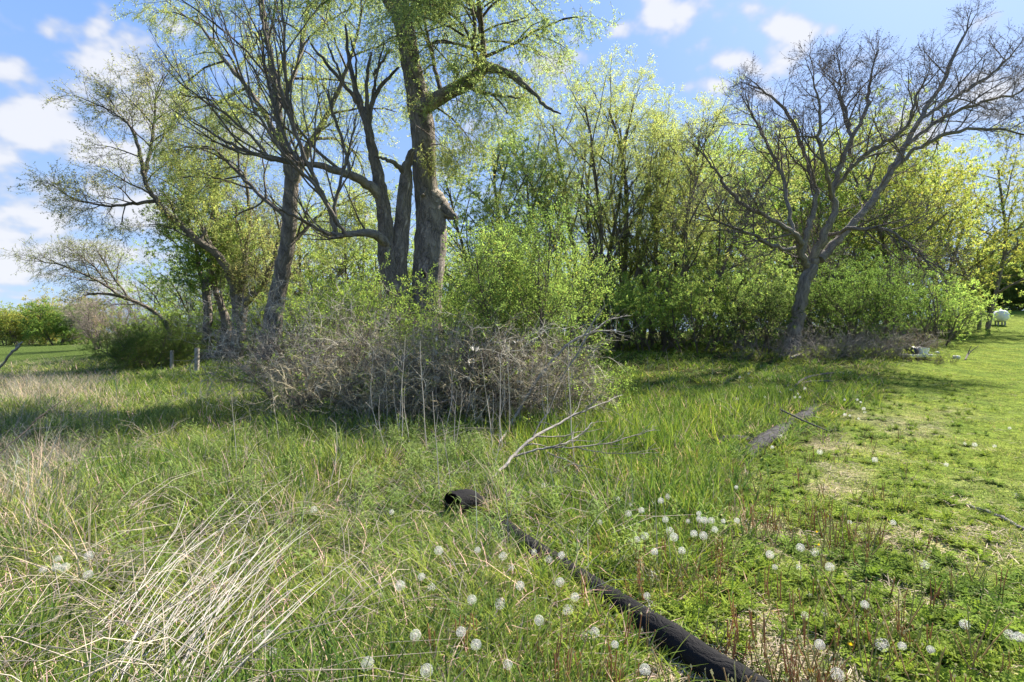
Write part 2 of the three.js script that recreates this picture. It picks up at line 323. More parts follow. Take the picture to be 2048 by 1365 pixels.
// a branch and all that grows on it; anchors for sprigs go to out
function grow(G, p0, d0, len, r0, lv, o, R, out) {
  const last = lv >= o.levels - 1, n = Math.max(2, Math.min(9, Math.ceil(len / (o.seg ?? 0.45)))), pts = [p0.clone()], rad = [r0], d = d0.clone();
  const up = (o.up ?? [0.15])[Math.min(lv, (o.up ?? [0.15]).length - 1)], wig = o.wiggle ?? 0.22, r1 = Math.max(o.minR ?? 0.004, r0 * (last ? 0.3 : 0.35));
  for (let i = 1; i <= n; i++) { d.add(anyDir(R).multiplyScalar(wig)).add(V(0, up / n * 2.2, 0)).normalize(); pts.push(pts[i - 1].clone().addScaledVector(d, len / n)); rad.push(lerp(r0, r1, i / n)); }
  G.tube(pts, rad, r0 > 0.12 ? 10 : r0 > 0.05 ? 7 : r0 > 0.018 ? 5 : 3, o.col, r0 > 0.1 ? 0.12 : 0);
  branchOff(G, pts, rad, len, lv, o, R, out);
  if (last) for (let i = 1; i <= n; i++) { const q = pts[i], t = V().subVectors(pts[i], pts[i - 1]).normalize(); out.push({ p: q, d: t, y: q.y }); out.push({ p: pts[i - 1].clone().lerp(q, 0.5), d: t.clone().add(anyDir(R).multiplyScalar(0.8)).normalize() }); }
}
function branchOff(G, pts, rad, len, lv, o, R, out, kids, from) {
  if (lv >= o.levels - 1) return;
  const K = kids ?? o.kids[Math.min(lv, o.kids.length - 1)], t0 = from ?? (o.from ?? [0.3])[Math.min(lv, (o.from ?? [0.3]).length - 1)];
  let az = R() * 6.28;
  for (let k = 0; k < K; k++) {
    const t = lerp(t0, 1, (k + R() * 0.9) / K), f = t * (pts.length - 1), i = Math.min(pts.length - 2, Math.floor(f)), p = pts[i].clone().lerp(pts[i + 1], f - i), r = lerp(rad[i], rad[i + 1], f - i);
    const T = V().subVectors(pts[i + 1], pts[i]).normalize(); az += 2.4 + R.s(0.5);
    const N = V(1, 0, 0).addScaledVector(T, -T.x); if (N.lengthSq() < 0.05) N.set(0, 0, 1); N.normalize(); const B = V().crossVectors(T, N);
    const ang = (o.angle ?? 0.75) * R.r(0.7, 1.3), dir = T.clone().multiplyScalar(Math.cos(ang)).addScaledVector(N, Math.sin(ang) * Math.cos(az)).addScaledVector(B, Math.sin(ang) * Math.sin(az)).normalize();
    if (o.toward) dir.addScaledVector(o.toward, o.towardK ?? 0.3).normalize();
    const L = len * (o.ratio ?? 0.6) * R.r(0.65, 1.2) * lerp(1.15, 0.55, (t - t0) / (1 - t0 + 1e-6)) ;
    if (o.maxLen) { grow(G, p, dir, Math.min(L, o.maxLen), Math.min(r * 0.62, 0.016 * L + 0.006), lv + 1, o, R, out); } else grow(G, p, dir, L, Math.min(r * 0.62, 0.016 * L + 0.006), lv + 1, o, R, out);
  }
}
// a limb drawn through picture points [px, py, width in px, depth offset] at a depth
const WS = 0.72;
function limb(list, d, R, rough = 0.02) {
  const c = list.map(([x, y, , dz]) => P(x, y, d + (dz ?? 0))), w = list.map(([, , ww, dz]) => (ww * (ww > 9 ? WS : 0.85) + 0.3) / 2 / F * (d + (dz ?? 0)));
  const curve = new THREE.CatmullRomCurve3(c, false, 'catmullrom', 0.5), n = (list.length - 1) * 5, pts = [], rad = [];
  for (let i = 0; i <= n; i++) { const t = i / n, f = t * (list.length - 1), k = Math.min(list.length - 2, Math.floor(f)), s = f - k; const p = curve.getPoint(t); if (i && i < n) p.add(V(R.s(rough), R.s(rough), R.s(rough))); pts.push(p); rad.push(lerp(w[k], w[k + 1], s)); }
  let len = 0; for (let i = 1; i <= n; i++) len += pts[i].distanceTo(pts[i - 1]);
  return { pts, rad, len };
}
const down = (a, o) => a.map((p) => p.clone().sub(o));
// put a limb into geometry G relative to origin
function addLimb(G, L, org, sides, rough, seed = 0, col = [1, 1, 1], cap = true) { G.tube(down(L.pts, org), L.rad, sides, col, rough, seed, cap); return { pts: down(L.pts, org), rad: L.rad, len: L.len }; }

// ---------------------------------------------------------------- the great willow in the middle
{
  const D = 14, R = rng(101), org = onGround(850, D);
  const t = thing('old_willow_tree', 'huge old willow with rough grey trunk and torn right limb, rising behind the thicket', 'tree', org);
  const trunk = new Geo();
  const main = addLimb(trunk, limb([[848, 800, 115], [850, 700, 95], [853, 600, 83], [857, 540, 85], [862, 480, 89], [862, 430, 81], [853, 380, 64], [848, 320, 64], [845, 260, 64], [836, 205, 66], [825, 140, 53], [812, 70, 53], [800, 10, 55], [806, -60, 42], [815, -140, 36], [830, -260, 26], [845, -380, 15]], D, R, 0.015), org, 40, 0.17, 3);
  const fork = addLimb(trunk, limb([[806, 40, 46], [775, -10, 40], [750, -70, 30], [725, -160, 22], [690, -260, 14]], D, R), org, 20, 0.15, 8);
  part('trunk', trunk.build(), M.willowBark, t);
  const knob = new Geo(); addLimb(knob, limb([[855, 395, 70], [880, 415, 52], [900, 430, 30], [914, 437, 14]], D, R, 0.02), org, 18, 0.3, 21); addLimb(knob, limb([[838, 345, 20], [842, 360, 18], [846, 392, 12, -0.4]], D, R), org, 8, 0.1, 5);
  part('broken_stub', knob.build(), M.willowBark, t);
  const hollow = new Geo(); hollow.tube([P(846, 541, D - 0.66).sub(org), P(848, 548, D - 0.70).sub(org), P(850, 556, D - 0.66).sub(org)], [0.03, 0.09, 0.04], 12, [0.1, 0.09, 0.08], 0, 0, true);
  part('hollow', hollow.build(), M.darkBark, t);
  const mid = new Geo();
  const second = addLimb(mid, limb([[808, 640, 58, -0.2], [798, 565, 50, -0.3], [799, 500, 47, -0.4], [806, 430, 42, -0.4], [811, 370, 40, -0.4], [814, 330, 26, -0.4], [826, 302, 16, -0.4]], D, R), org, 22, 0.16, 33);
  addLimb(mid, limb([[812, 350, 16, -0.4], [795, 332, 14, -0.6], [775, 320, 10, -0.8], [750, 314, 5, -1]], D, R), org, 8, 0.1);
  part('second_stem', mid.build(), M.willowBark, t);
  const rl = new Geo();
  const right = addLimb(rl, limb([[828, 225, 46, 0], [858, 208, 44, -0.3], [890, 190, 38, -0.5], [925, 172, 36, -0.7], [955, 148, 36, -0.9], [968, 128, 32, -1]], D, R), org, 18, 0.14, 12);
  const up1 = addLimb(rl, limb([[966, 132, 24, -1], [966, 90, 16, -1], [960, 40, 13, -1], [953, -30, 11, -1], [945, -120, 8, -1]], D, R), org, 10, 0.08);
  const up2 = addLimb(rl, limb([[960, 140, 16, -1], [948, 95, 12, -1.1], [950, 50, 10, -1.2], [938, -20, 8, -1.4]], D, R), org, 8, 0.08);
  const up3 = addLimb(rl, limb([[885, 190, 14, -0.5], [872, 150, 11, -0.2], [860, 90, 8, 0.2], [850, 40, 6, 0.5], [852, -30, 5, 0.5]], D, R), org, 8, 0.08);
  part('limb', rl.build(), M.willowBark, t);
  const bl = new Geo(); addLimb(bl, limb([[968, 132, 26, -1], [1000, 140, 24, -1.2], [1030, 154, 20, -1.4], [1054, 176, 14, -1.5], [1074, 192, 10, -1.6], [1090, 214, 8, -1.7], [1122, 228, 3, -1.8]], D, R), org, 12, 0.2, 40);
  addLimb(bl, limb([[935, 175, 10, -0.8], [965, 184, 8, -1], [1000, 192, 6, -1.3], [1040, 196, 3, -1.6]], D, R), org, 6, 0.05); addLimb(bl, limb([[985, 190, 6, -1], [1004, 210, 4, -1], [1016, 228, 2, -1]], D, R), org, 5, 0);
  part('torn_limb', bl.build(), M.willowBark, t).userData.label = 'torn limb stripped to bare wood, drooping to the right';
  // bare stem on the left with its dead tops
  const ls = new Geo(), O = { levels: 3, kids: [7, 4], ratio: 0.5, angle: 0.6, up: [0.25, 0.3], wiggle: 0.2, minR: 0.004, seg: 0.3 }, bareA = [];
  const stem = addLimb(ls, limb([[815, 620, 50, -0.2], [790, 575, 54, -0.4], [776, 530, 50, -0.5], [772, 480, 46, -0.6], [767, 420, 40, -0.7], [761, 375, 34, -0.8], [747, 315, 28, -0.9], [737, 260, 24, -1], [722, 212, 18, -1], [708, 165, 13, -1], [697, 110, 9, -1], [690, 50, 4, -1]], D, R), org, 18, 0.15, 51);
  const dead = [[[722, 215, 12, -1], [695, 178, 10, -1.2], [660, 135, 8, -1.4], [622, 88, 4, -1.5]], [[736, 258, 16, -1], [745, 205, 13, -0.8], [765, 168, 9, -0.6], [797, 135, 5, -0.4]], [[735, 240, 12, -1], [733, 180, 10, -1], [738, 130, 7, -1], [742, 105, 5, -1]], [[745, 200, 8, -0.8], [752, 150, 5, -0.8], [768, 85, 3, -0.8]], [[690, 175, 7, -1.2], [672, 130, 5, -1.2], [655, 85, 3, -1]], [[710, 170, 6, -1], [712, 120, 4, -1.2], [700, 75, 3, -1.2]], [[748, 150, 6, -0.8], [770, 115, 5, -0.6], [778, 100, 7, -0.6]]];
  for (const q of dead) { const L = addLimb(ls, limb(q, D, R), org, 7, 0.06); branchOff(ls, L.pts, L.rad, L.len * 0.55, 1, O, R, bareA, 5, 0.35); }
  part('bare_stem', ls.build(), M.darkBark, t);
  const ar = new Geo(), shootA = [];
  const OS = { levels: 3, kids: [9, 4], ratio: 0.42, angle: 0.5, up: [0.35, 0.35], wiggle: 0.16, minR: 0.004, seg: 0.35, maxLen: 2.4 };
  const arcs = [[[768, 400, 30, -0.7], [738, 372, 28, -1], [700, 350, 22, -1.4], [650, 335, 18, -1.8], [595, 326, 15, -2.2], [540, 318, 12, -2.6], [485, 300, 8, -3], [430, 270, 5, -3.3], [385, 245, 3, -3.5]],
    [[776, 492, 30, -0.6], [750, 468, 26, -1], [712, 468, 18, -1.4], [672, 470, 14, -1.8], [635, 458, 10, -2.2], [595, 435, 7, -2.6], [545, 415, 4, -3]],
    [[672, 470, 14, -1.8], [655, 410, 12, -2], [625, 350, 11, -2.2], [592, 270, 10, -2.4], [570, 205, 9, -2.5], [545, 130, 7, -2.6], [528, 60, 6, -2.7], [515, -20, 4, -2.8]],
    [[690, 468, 11, -1.7], [660, 420, 9, -2], [620, 360, 8, -2.4], [560, 300, 7, -2.8], [500, 200, 6, -3.2], [470, 110, 4, -3.4], [440, 20, 3, -3.5]],
    [[668, 465, 9, -1.8], [672, 400, 8, -1.9], [690, 330, 6, -2], [705, 270, 4, -2], [712, 230, 3, -2]],
    [[590, 270, 9, -2.4], [575, 200, 8, -2.2], [570, 120, 7, -2.1], [565, 40, 5, -2], [558, -40, 4, -2]],
    [[575, 215, 7, -2.5], [540, 160, 5, -2.8], [480, 90, 4, -3.1], [400, 25, 3, -3.4], [330, -20, 2, -3.6]],
    [[540, 318, 8, -2.6], [500, 270, 6, -2.8], [440, 220, 5, -3.1], [380, 180, 3, -3.4], [330, 110, 2, -3.6]],
    [[700, 350, 9, -1.4], [690, 300, 7, -1.2], [670, 240, 6, -1.2], [655, 180, 4, -1.2]], [[595, 326, 9, -2.2], [560, 250, 7, -2.2], [535, 170, 6, -2.3], [520, 60, 4, -2.4]]];
  arcs.forEach((q, i) => { const L = addLimb(ar, limb(q, D, R), org, i < 2 ? 12 : 6, i < 2 ? 0.1 : 0.03, 60 + i); branchOff(ar, L.pts, L.rad, Math.min(L.len, 4.5), 0, OS, R, shootA, i < 2 ? 8 : 11, 0.2); });
  part('bare_shoots', ar.build(), M.paleBark, t);
  // leafy crown: long hanging sprays above and on the right
  const tw = new Geo(), A = [], OC = { levels: 3, kids: [9, 5], ratio: 0.6, angle: 0.8, up: [0.1, -0.35], wiggle: 0.2, minR: 0.004, seg: 0.35, maxLen: 2.6 };
  for (const [L, n, l, f] of [[up1, 12, 4.2, 0.1], [up2, 10, 3.6, 0.2], [up3, 9, 3.2, 0.3], [main, 16, 5.5, 0.72], [fork, 12, 5, 0.3], [right, 6, 2.6, 0.5], [{ pts: right.pts, rad: right.rad }, 5, 2.2, 0.1]]) branchOff(tw, L.pts, L.rad, l, 0, OC, R, A, n, f);
  part('branches', tw.build(), M.darkBark, t);
  dress(t, 'crown', SPRIG.willow, M.leaf, A, { seed: 7, count: 4500, hang: 0.9, jitter: 0.3, scale: 0.95, tint: [0.95, 1.0, 0.95], tint2: [1.2, 1.17, 1.0] });
  const low = [], lw = new Geo(), OL = { levels: 2, kids: [3], ratio: 0.6, angle: 0.7, up: [-0.5], minR: 0.003, seg: 0.3 };
  for (const [x, y] of [[845, 240], [862, 290], [848, 260], [870, 240], [838, 200], [900, 200], [930, 185], [830, 250]]) grow(lw, P(x, y, D - 0.6).sub(org), V(R.r(-0.2, 1), R.s(0.3), R.r(-0.6, 0.4)).normalize(), R.r(0.8, 1.5), 0.012, 0, OL, R, low);
  part('water_shoots', lw.build(), M.twig, t);
  dress(t, 'crown', SPRIG.willow, M.leaf, low, { seed: 9, count: 260, hang: 0.9, jitter: 0.2, scale: 0.8, tint: [1.05, 1.03, 0.95], tint2: [1.3, 1.15, 1.0] });
}

// ---------------------------------------------------------------- trees on the left
function pictureTree(name, label, D, seed, limbs, o) {
  const R = rng(seed), first = limbs[0][0], org = onGround(first[0], D + (first[3] ?? 0)), t = thing(name, label, 'tree', org, o.group), tr = new Geo(), tw = new Geo(), A = [];
  limbs.forEach((q, i) => {
    const opt = q.opt ?? {}, L = addLimb(tr, limb(q.pts ?? q, D, R, o.rough ?? 0.03), org, (q.pts ?? q)[0][2] > 22 ? 18 : 8, (q.pts ?? q)[0][2] > 16 ? 0.14 : 0.05, seed + i);
    const n = opt.kids ?? o.kids0 ?? 9; if (n) branchOff(tw, L.pts, L.rad, Math.min(L.len, o.reach ?? 5), 0, { ...o.grow, ...opt.grow }, R, A, n, opt.from ?? (i === 0 ? o.from0 ?? 0.6 : 0.25));
    if (i > 0) { const e = L.pts.length - 1, T = V().subVectors(L.pts[e], L.pts[e - 1]).normalize(); for (let k = 0; k < 2; k++) grow(tw, L.pts[e], T.clone().add(anyDir(R).multiplyScalar(0.3)).normalize(), Math.min(o.tip ?? 2.2, L.len * 0.4), L.rad[e] * 0.9, 1, o.grow, R, A); }
  });
  part('trunk', tr.build(), o.bark ?? M.darkBark, t);
  part('branches', tw.build(), o.twigBark ?? o.bark ?? M.darkBark, t);
  for (const c of o.crown ?? []) dress(t, 'crown', c.geo, c.mat ?? M.leaf, A, { seed: seed + 1, ...c });
  return t;
}
const growWillow = { levels: 3, kids: [8, 5], ratio: 0.6, angle: 0.75, up: [0.1, -0.25], wiggle: 0.22, minR: 0.005, seg: 0.5, maxLen: 3.4 };
pictureTree('tall_willow_tree', 'tall leafy willow with dark leaning trunk, left of the huge old willow', 21, 201, [
  [[532, 720, 62], [543, 660, 52], [553, 600, 46], [566, 530, 42], [576, 470, 40], [581, 410, 38], [583, 360, 36], [572, 310, 28], [560, 250, 24], [552, 180, 20], [538, 100, 16], [525, 10, 12], [515, -90, 8]],
  [[585, 370, 30], [598, 338, 26], [615, 300, 20], [640, 255, 16], [668, 200, 12], [700, 120, 8], [720, 40, 5]],
  [[562, 290, 18], [530, 230, 15, 1], [490, 170, 12, 2], [440, 110, 8, 2.6], [400, 50, 5, 3]],
  [[556, 220, 15], [590, 140, 12, 1], [610, 60, 9, 2], [620, -40, 6, 2]],
  [[578, 440, 14], [530, 400, 10, 1], [480, 350, 8, 1.5], [430, 300, 5, 2]],
  [[572, 500, 12], [600, 470, 9, 0.5], [640, 430, 6, 1], [700, 400, 4, 1]],
], { kids0: 9, reach: 6, grow: growWillow, from0: 0.5, crown: [{ geo: SPRIG.willowFar, count: 3400, hang: 0.7, jitter: 0.45, tint: [1.05, 1.03, 1.05], tint2: [1.35, 1.25, 1.1], scale: 0.8 }] });
const growSparse = { levels: 3, kids: [8, 5], ratio: 0.55, angle: 0.7, up: [0.15, 0.05], wiggle: 0.24, minR: 0.006, seg: 0.5, maxLen: 3.2 };
pictureTree('forked_willow_tree', 'forked tree with thick limbs leaning far left over the field, thin young leaves', 26, 301, [
  [[470, 720, 40], [474, 690, 34], [478, 650, 36], [480, 612, 40], [482, 590, 34]],
  [[474, 612, 26], [463, 560, 23, -0.3], [440, 515, 21, -0.5], [400, 485, 19, -0.8], [355, 445, 16, -1], [315, 405, 13, -1.2], [290, 365, 11, -1.3], [280, 310, 8, -1.4], [262, 255, 6, -1.4], [240, 235, 4, -1.4]],
  [[482, 600, 20], [487, 550, 17], [492, 500, 14, 0.5], [500, 440, 10, 0.8], [490, 360, 7, 1]],
  [[484, 612, 24], [505, 590, 20, -0.2], [528, 560, 16, -0.3], [545, 525, 12, -0.3], [560, 470, 8, 0]],
  [[310, 402, 9, -1.2], [265, 408, 7, -1.6], [210, 412, 5, -2], [150, 400, 3, -2.3]],
  [[288, 362, 8, -1.3], [300, 300, 7, -0.8], [308, 240, 5, -0.5], [312, 190, 3, -0.5]],
  [[440, 520, 12, -0.5], [410, 470, 9, 0.4], [380, 400, 7, 1], [350, 320, 4, 1.4]],
  [[400, 485, 10, -0.8], [425, 430, 8, 0], [430, 370, 6, 0.3], [420, 300, 4, 0.6]],
], { kids0: 10, reach: 4.2, from0: 0.95, grow: growSparse, crown: [{ geo: SPRIG.sparse, count: 3100, hang: 0.15, jitter: 0.3, tint: [1.1, 1.1, 1.05], tint2: [1.4, 1.28, 1.1] }, { geo: SPRIG.willowFar, count: 500, hang: 0.2, jitter: 0.4, scale: 0.7, keep: (p) => p.y < 8 && p.x > -4 }] });
pictureTree('straight_trunk_tree', 'straight dark trunk in the wood edge just behind the taller fence post', 27, 311, [
  [[410, 720, 28], [412, 690, 25], [415, 630, 22], [413, 580, 22], [420, 535, 18], [428, 480, 12], [432, 420, 8], [430, 360, 5]],
  [[414, 600, 12], [400, 550, 9, 0.5], [395, 510, 7, 1], [380, 450, 5, 1.3]],
  [[416, 590, 10], [440, 545, 8, 0.5], [462, 500, 5, 1]],
], { kids0: 9, reach: 4, from0: 0.6, grow: growSparse, crown: [{ geo: SPRIG.broadFar, count: 1100, jitter: 0.5, scale: 0.8, tint: [0.9, 1, 0.95], tint2: [1.2, 1.15, 1] }] });
pictureTree('leaning_trunk_tree', 'stout dark trunk leaning close against the forked tree at the wood edge', 27.5, 315, [
  [[440, 720, 40], [448, 690, 34], [452, 650, 26], [438, 600, 16], [425, 560, 12], [415, 500, 7]],
], { kids0: 10, reach: 3.5, from0: 0.5, grow: growSparse, crown: [{ geo: SPRIG.broadFar, count: 500, jitter: 0.5, scale: 0.8, tint: [0.85, 1, 0.9], tint2: [1.15, 1.15, 1] }] });
pictureTree('arching_tree', 'low slender tree arching left over the field edge with fine twigs', 29, 321, [
  [[345, 690, 18], [335, 655, 14], [310, 625, 11], [275, 606, 9, -0.4], [235, 592, 7, -0.8], [195, 588, 5, -1.2], [165, 590, 3, -1.4]],
  [[240, 592, 6, -0.8], [205, 568, 5, -1.2], [165, 548, 4, -1.6], [120, 530, 3, -1.9], [85, 524, 2, -2]],
  [[215, 570, 4, -1], [190, 535, 3, -1.2], [160, 512, 2, -1.4]], [[260, 600, 5, -0.5], [230, 560, 4, -0.4], [205, 520, 3, -0.3]],
], { kids0: 11, reach: 2.6, from0: 0.35, grow: { ...growSparse, maxLen: 2.0 }, crown: [{ geo: SPRIG.sparse, count: 900, jitter: 0.3, hang: 0.25, scale: 0.75, tint: [0.9, 1.0, 1.0], tint2: [1.15, 1.1, 1.0] }] });

// ---------------------------------------------------------------- bare tree on the right
const growBare = { levels: 4, kids: [7, 4, 3], ratio: 0.55, angle: 0.72, up: [0.12, 0.12, 0.1], wiggle: 0.24, minR: 0.006, seg: 0.35, maxLen: 2.8, from: [0.15, 0.15, 0.15] };
pictureTree('bare_tree', 'spreading leafless tree with dark many-forked limbs at the lawn edge', 20, 401, [
  [[1578, 722, 48.7], [1586, 680, 38.6], [1597, 630, 34.4], [1609, 575, 31.9], [1620, 540, 33.6], [1627, 522, 30.2]],
  [[1616, 540, 21.8], [1604, 500, 18.5, -0.4], [1590, 470, 15.1, -0.7], [1562, 450, 11.8, -1], [1515, 425, 9.2, -1.3], [1470, 395, 9.0, -1.6], [1440, 355, 6.0, -1.8], [1415, 320, 4.0, -2]],
  [[1606, 505, 15.1, -0.3], [1618, 455, 14.3, -0.3], [1632, 400, 12.6, -0.2], [1628, 360, 10.9, 0], [1612, 320, 9.2, 0.2], [1604, 290, 9.0, 0.3], [1570, 220, 7.0, 0.4], [1525, 180, 4.0, 0.5]],
  [[1626, 520, 23.5], [1650, 470, 20.2, -0.3], [1668, 425, 16.8, -0.4], [1668, 370, 13.4, -0.4], [1690, 310, 10.9, -0.3], [1720, 250, 8.4, -0.2], [1738, 195, 7.0, 0], [1745, 140, 4.0, 0]],
  [[1640, 520, 25.2], [1675, 480, 21.8, 0.4], [1720, 430, 19.3, 0.8], [1765, 370, 16.8, 1.1], [1800, 310, 14.3, 1.3], [1840, 240, 11.8, 1.5], [1874, 185, 9.2, 1.6], [1902, 125, 8.0, 1.7], [1935, 60, 4.0, 1.8]],
  [[1785, 340, 11.8, 1.2], [1830, 300, 9.2, 1], [1890, 270, 9.0, 0.6], [1960, 255, 6.0, 0.2], [2030, 265, 4.0, 0]],
  [[1845, 235, 9.2, 1.5], [1900, 200, 9.0, 1.8], [1960, 165, 7.0, 2], [2020, 115, 4.0, 2.2]],
  [[1815, 290, 9.2, 1.3], [1880, 240, 9.0, 1.8], [1950, 210, 7.0, 2.2], [2040, 185, 4.0, 2.5]],
  [[1665, 400, 10.1, -0.4], [1655, 350, 8.4, -1], [1640, 290, 8.0, -1.3], [1642, 225, 6.0, -1.5], [1628, 165, 3.0, -1.6]],
  [[1668, 380, 10.9, -0.4], [1715, 325, 9.2, -1], [1760, 290, 9.0, -1.4], [1815, 250, 7.0, -1.8], [1840, 180, 4.0, -2]],
  [[1588, 468, 10.1, -0.7], [1575, 400, 8.4, -0.2], [1560, 340, 8.0, 0.2], [1530, 280, 6.0, 0.6], [1500, 220, 4.0, 1]],
  [[1655, 470, 9.2, 0.4], [1720, 455, 9.0, -0.6], [1790, 470, 7.0, -1.5], [1850, 520, 4.0, -2]],
  [[1600, 500, 10.1, -0.3], [1545, 490, 9.0, -1.2], [1490, 465, 6.0, -2], [1430, 440, 4.0, -2.6]],
  [[1700, 310, 9.0, -0.2], [1700, 250, 8.0, 0.5], [1682, 195, 6.0, 0.9], [1680, 140, 3.0, 1]],
], { kids0: 11, reach: 3.2, tip: 0.9, rough: 0.06, from0: 0.97, bark: M.paleBark, twigBark: M.twig, grow: growBare, crown: [{ geo: SPRIG.bare, mat: M.wood, count: 2300, jitter: 0.1, loose: 0.3, scale: 0.9 }] });

// ---------------------------------------------------------------- trees and shrubs grown from their base
function plantTree(name, label, cat, base, seed, o) {
  const R = rng(seed), t = thing(name, label, cat, base, o.group), tr = new Geo(), A = [], h = o.h;
  for (let s = 0; s < (o.stems ?? 1); s++) {
    const a = s / (o.stems ?? 1) * 6.2832 + R.s(0.6), sp = (o.stems ?? 1) > 1 ? o.spread ?? 0.25 : 0.03, p = V(Math.cos(a) * (o.foot ?? 0.15), -0.15, Math.sin(a) * (o.foot ?? 0.15));
    grow(tr, p, V(Math.cos(a) * sp + R.s(0.06) + (o.lean ?? 0), 1, Math.sin(a) * sp + R.s(0.06)).normalize(), h * R.r(0.78, 1), (o.r ?? h * 0.012) * R.r(0.8, 1.1), 0, o.grow, R, A);
  }
  part('trunk', tr.build(), o.bark ?? M.darkBark, t);
  for (const c of o.crown) dress(t, 'crown', c.geo, c.mat ?? M.leaf, A, { seed: seed + 1, ...c });
  return t;
}
const gUp = { levels: 4, kids: [13, 4, 2], ratio: 0.36, angle: 0.62, up: [0.1, 0.12, 0.0], wiggle: 0.17, minR: 0.0035, seg: 0.9, from: [0.22, 0.15], maxLen: 4.5 };
const gRound = { levels: 4, kids: [12, 5, 3], ratio: 0.5, angle: 0.85, up: [0.05, 0.12, 0.05], wiggle: 0.2, minR: 0.005, seg: 0.7, from: [0.2, 0.2], maxLen: 4.2 };
const gShrub = { levels: 3, kids: [8, 5], ratio: 0.5, angle: 0.7, up: [0.1, 0.1], wiggle: 0.25, minR: 0.004, seg: 0.4, from: [0.12, 0.15] };
// clump of young willows right of the middle
const yg = 'young willows of the clump behind the meadow';
[[1165, 27, 11.6, 'leftmost stem group of the yellow-green willow clump, right of the bright leafy small tree'], [1215, 25, 13.2, 'tallest yellow-green willow in the clump, second from its left'], [1262, 28, 13.6, 'yellow-green willow in the middle of the clump, with several thin dark trunks'], [1310, 26, 12.4, 'yellow-green willow in the right half of the clump, leaning slightly right'], [1352, 25, 9.8, 'lowest yellow-green willow at the right end of the clump, beside the dark shrubs']].forEach(([px, d, h, label], i) =>
  plantTree('young_willow_tree', label, 'tree', onGround(px, d), 500 + i, { group: yg, h, stems: 3, spread: 0.13, foot: 0.5, r: 0.13, lean: (i - 2) * 0.035, grow: gUp, crown: [{ geo: SPRIG.willowFar, count: 1400, hang: 0.25, jitter: 0.5, scale: 0.74, tint: [1.1, 1.08, 1.1], tint2: [1.4, 1.28, 1.1] }] }));
plantTree('grey_green_tree', 'grey-green dense tree behind the small bright tree, left of the willow clump', 'tree', onGround(1040, 24), 521, { h: 10.4, stems: 4, spread: 0.2, foot: 0.5, r: 0.12, grow: gUp, crown: [{ geo: SPRIG.broadFar, count: 1500, jitter: 0.5, scale: 0.7, tint: [0.75, 0.82, 0.9], tint2: [1.1, 1.1, 1.05] }] });
plantTree('slim_sapling', 'slim airy sapling with one thin dark trunk just right of the huge willow', 'tree', onGround(938, 20), 531, { h: 7.0, r: 0.06, grow: { ...gUp, kids: [16, 4, 2], ratio: 0.22 }, crown: [{ geo: SPRIG.willowFar, count: 420, jitter: 0.3, scale: 0.6, tint: [1, 1, 0.9], tint2: [1.2, 1.15, 0.9] }] });
plantTree('small_leafy_tree', 'bright yellow-green small tree with many thin stems, in front of the willow clump', 'tree', onGround(1052, 10.7), 541, { h: 3.7, stems: 9, spread: 0.22, foot: 0.3, r: 0.035, bark: M.twig, grow: { ...gUp, levels: 3, kids: [13, 5], ratio: 0.34, seg: 0.4, from: [0.25, 0.1], angle: 0.6 }, crown: [{ geo: SPRIG.broad, count: 2900, jitter: 0.22, scale: 0.7, tint: [0.6, 0.7, 0.85], tint2: [0.98, 1.0, 1.0] }] });
// wood behind and to the right
const wood = 'trees of the wood behind the bare tree';
[[1470, 31, 10.5, [0.9, 1.05, 0.8], [1.3, 1.3, 0.9], 'rounded green tree between the willow clump and the bare tree'], [1580, 33, 12, [0.8, 0.95, 0.8], [1.25, 1.25, 0.9], 'green tree straight behind the trunk of the bare tree'], [1700, 31, 12.5, [1.0, 1.0, 0.85], [1.25, 1.15, 0.85], 'yellow-green tree behind the right-hand limbs of the bare tree'], [1800, 33, 13.5, [1.05, 0.95, 0.8], [1.35, 1.15, 0.85], 'tallest yellow-green tree right of the bare tree'], [1890, 36, 13, [1.1, 0.98, 0.75], [1.45, 1.2, 0.8], 'golden-tinged tree second from the right end of the wood'], [1965, 40, 12.5, [1.1, 0.95, 0.7], [1.5, 1.15, 0.75], 'golden-tinged tree at the right end of the wood, above the white tank']].forEach(([px, d, h, tint, tint2, label], i) =>
  plantTree('woodland_tree', label, 'tree', onGround(px, d), 560 + i, { group: wood, h, stems: 2, spread: 0.2, foot: 0.3, r: 0.16, grow: gRound, crown: [{ geo: SPRIG.broadFar, count: 1350, jitter: 0.6, scale: 0.92, tint, tint2 }] }));
// shrubs along the wood edge
const edge = 'leafy shrubs along the wood edge';
const sh = [[1215, 23.5, 3.2, [1.05, 1.1, 1.0], 'round green shrub under the left trunks of the willow clump'], [1300, 23, 2.7, [1.1, 1.15, 1.05], 'green shrub at the foot of the willow clump, second from the left'], [1390, 22, 2.8, [1.25, 1.25, 1.15], 'pale bright shrub at the meadow edge, right of the willow clump'], [1452, 23, 4.2, [0.95, 1.0, 0.95], 'tall green shrub left of the bare tree, behind the pale bright shrub'], [1522, 21.2, 3.0, [0.34, 0.38, 0.38], 'dark green shrub touching the left side of the bare trunk'], [1668, 21.2, 2.8, [0.34, 0.41, 0.34], 'dark green shrub just right of the bare trunk'], [1745, 22.3, 3.7, [0.36, 0.44, 0.34], 'big dark shrub in the hedge, right of the bare tree'], [1822, 25, 3.8, [0.5, 0.58, 0.45], 'green shrub above the white concrete slab'], [1868, 28, 3.2, [1.05, 1.1, 0.9], 'bright pale shrub near the lawn corner, left of the white tank'], [1898, 34, 2.3, [1.0, 1.0, 0.8], 'last low shrub of the hedge before the white tank'], [1600, 24.5, 4.4, [0.36, 0.43, 0.36], 'tall green shrub standing right behind the bare trunk']];
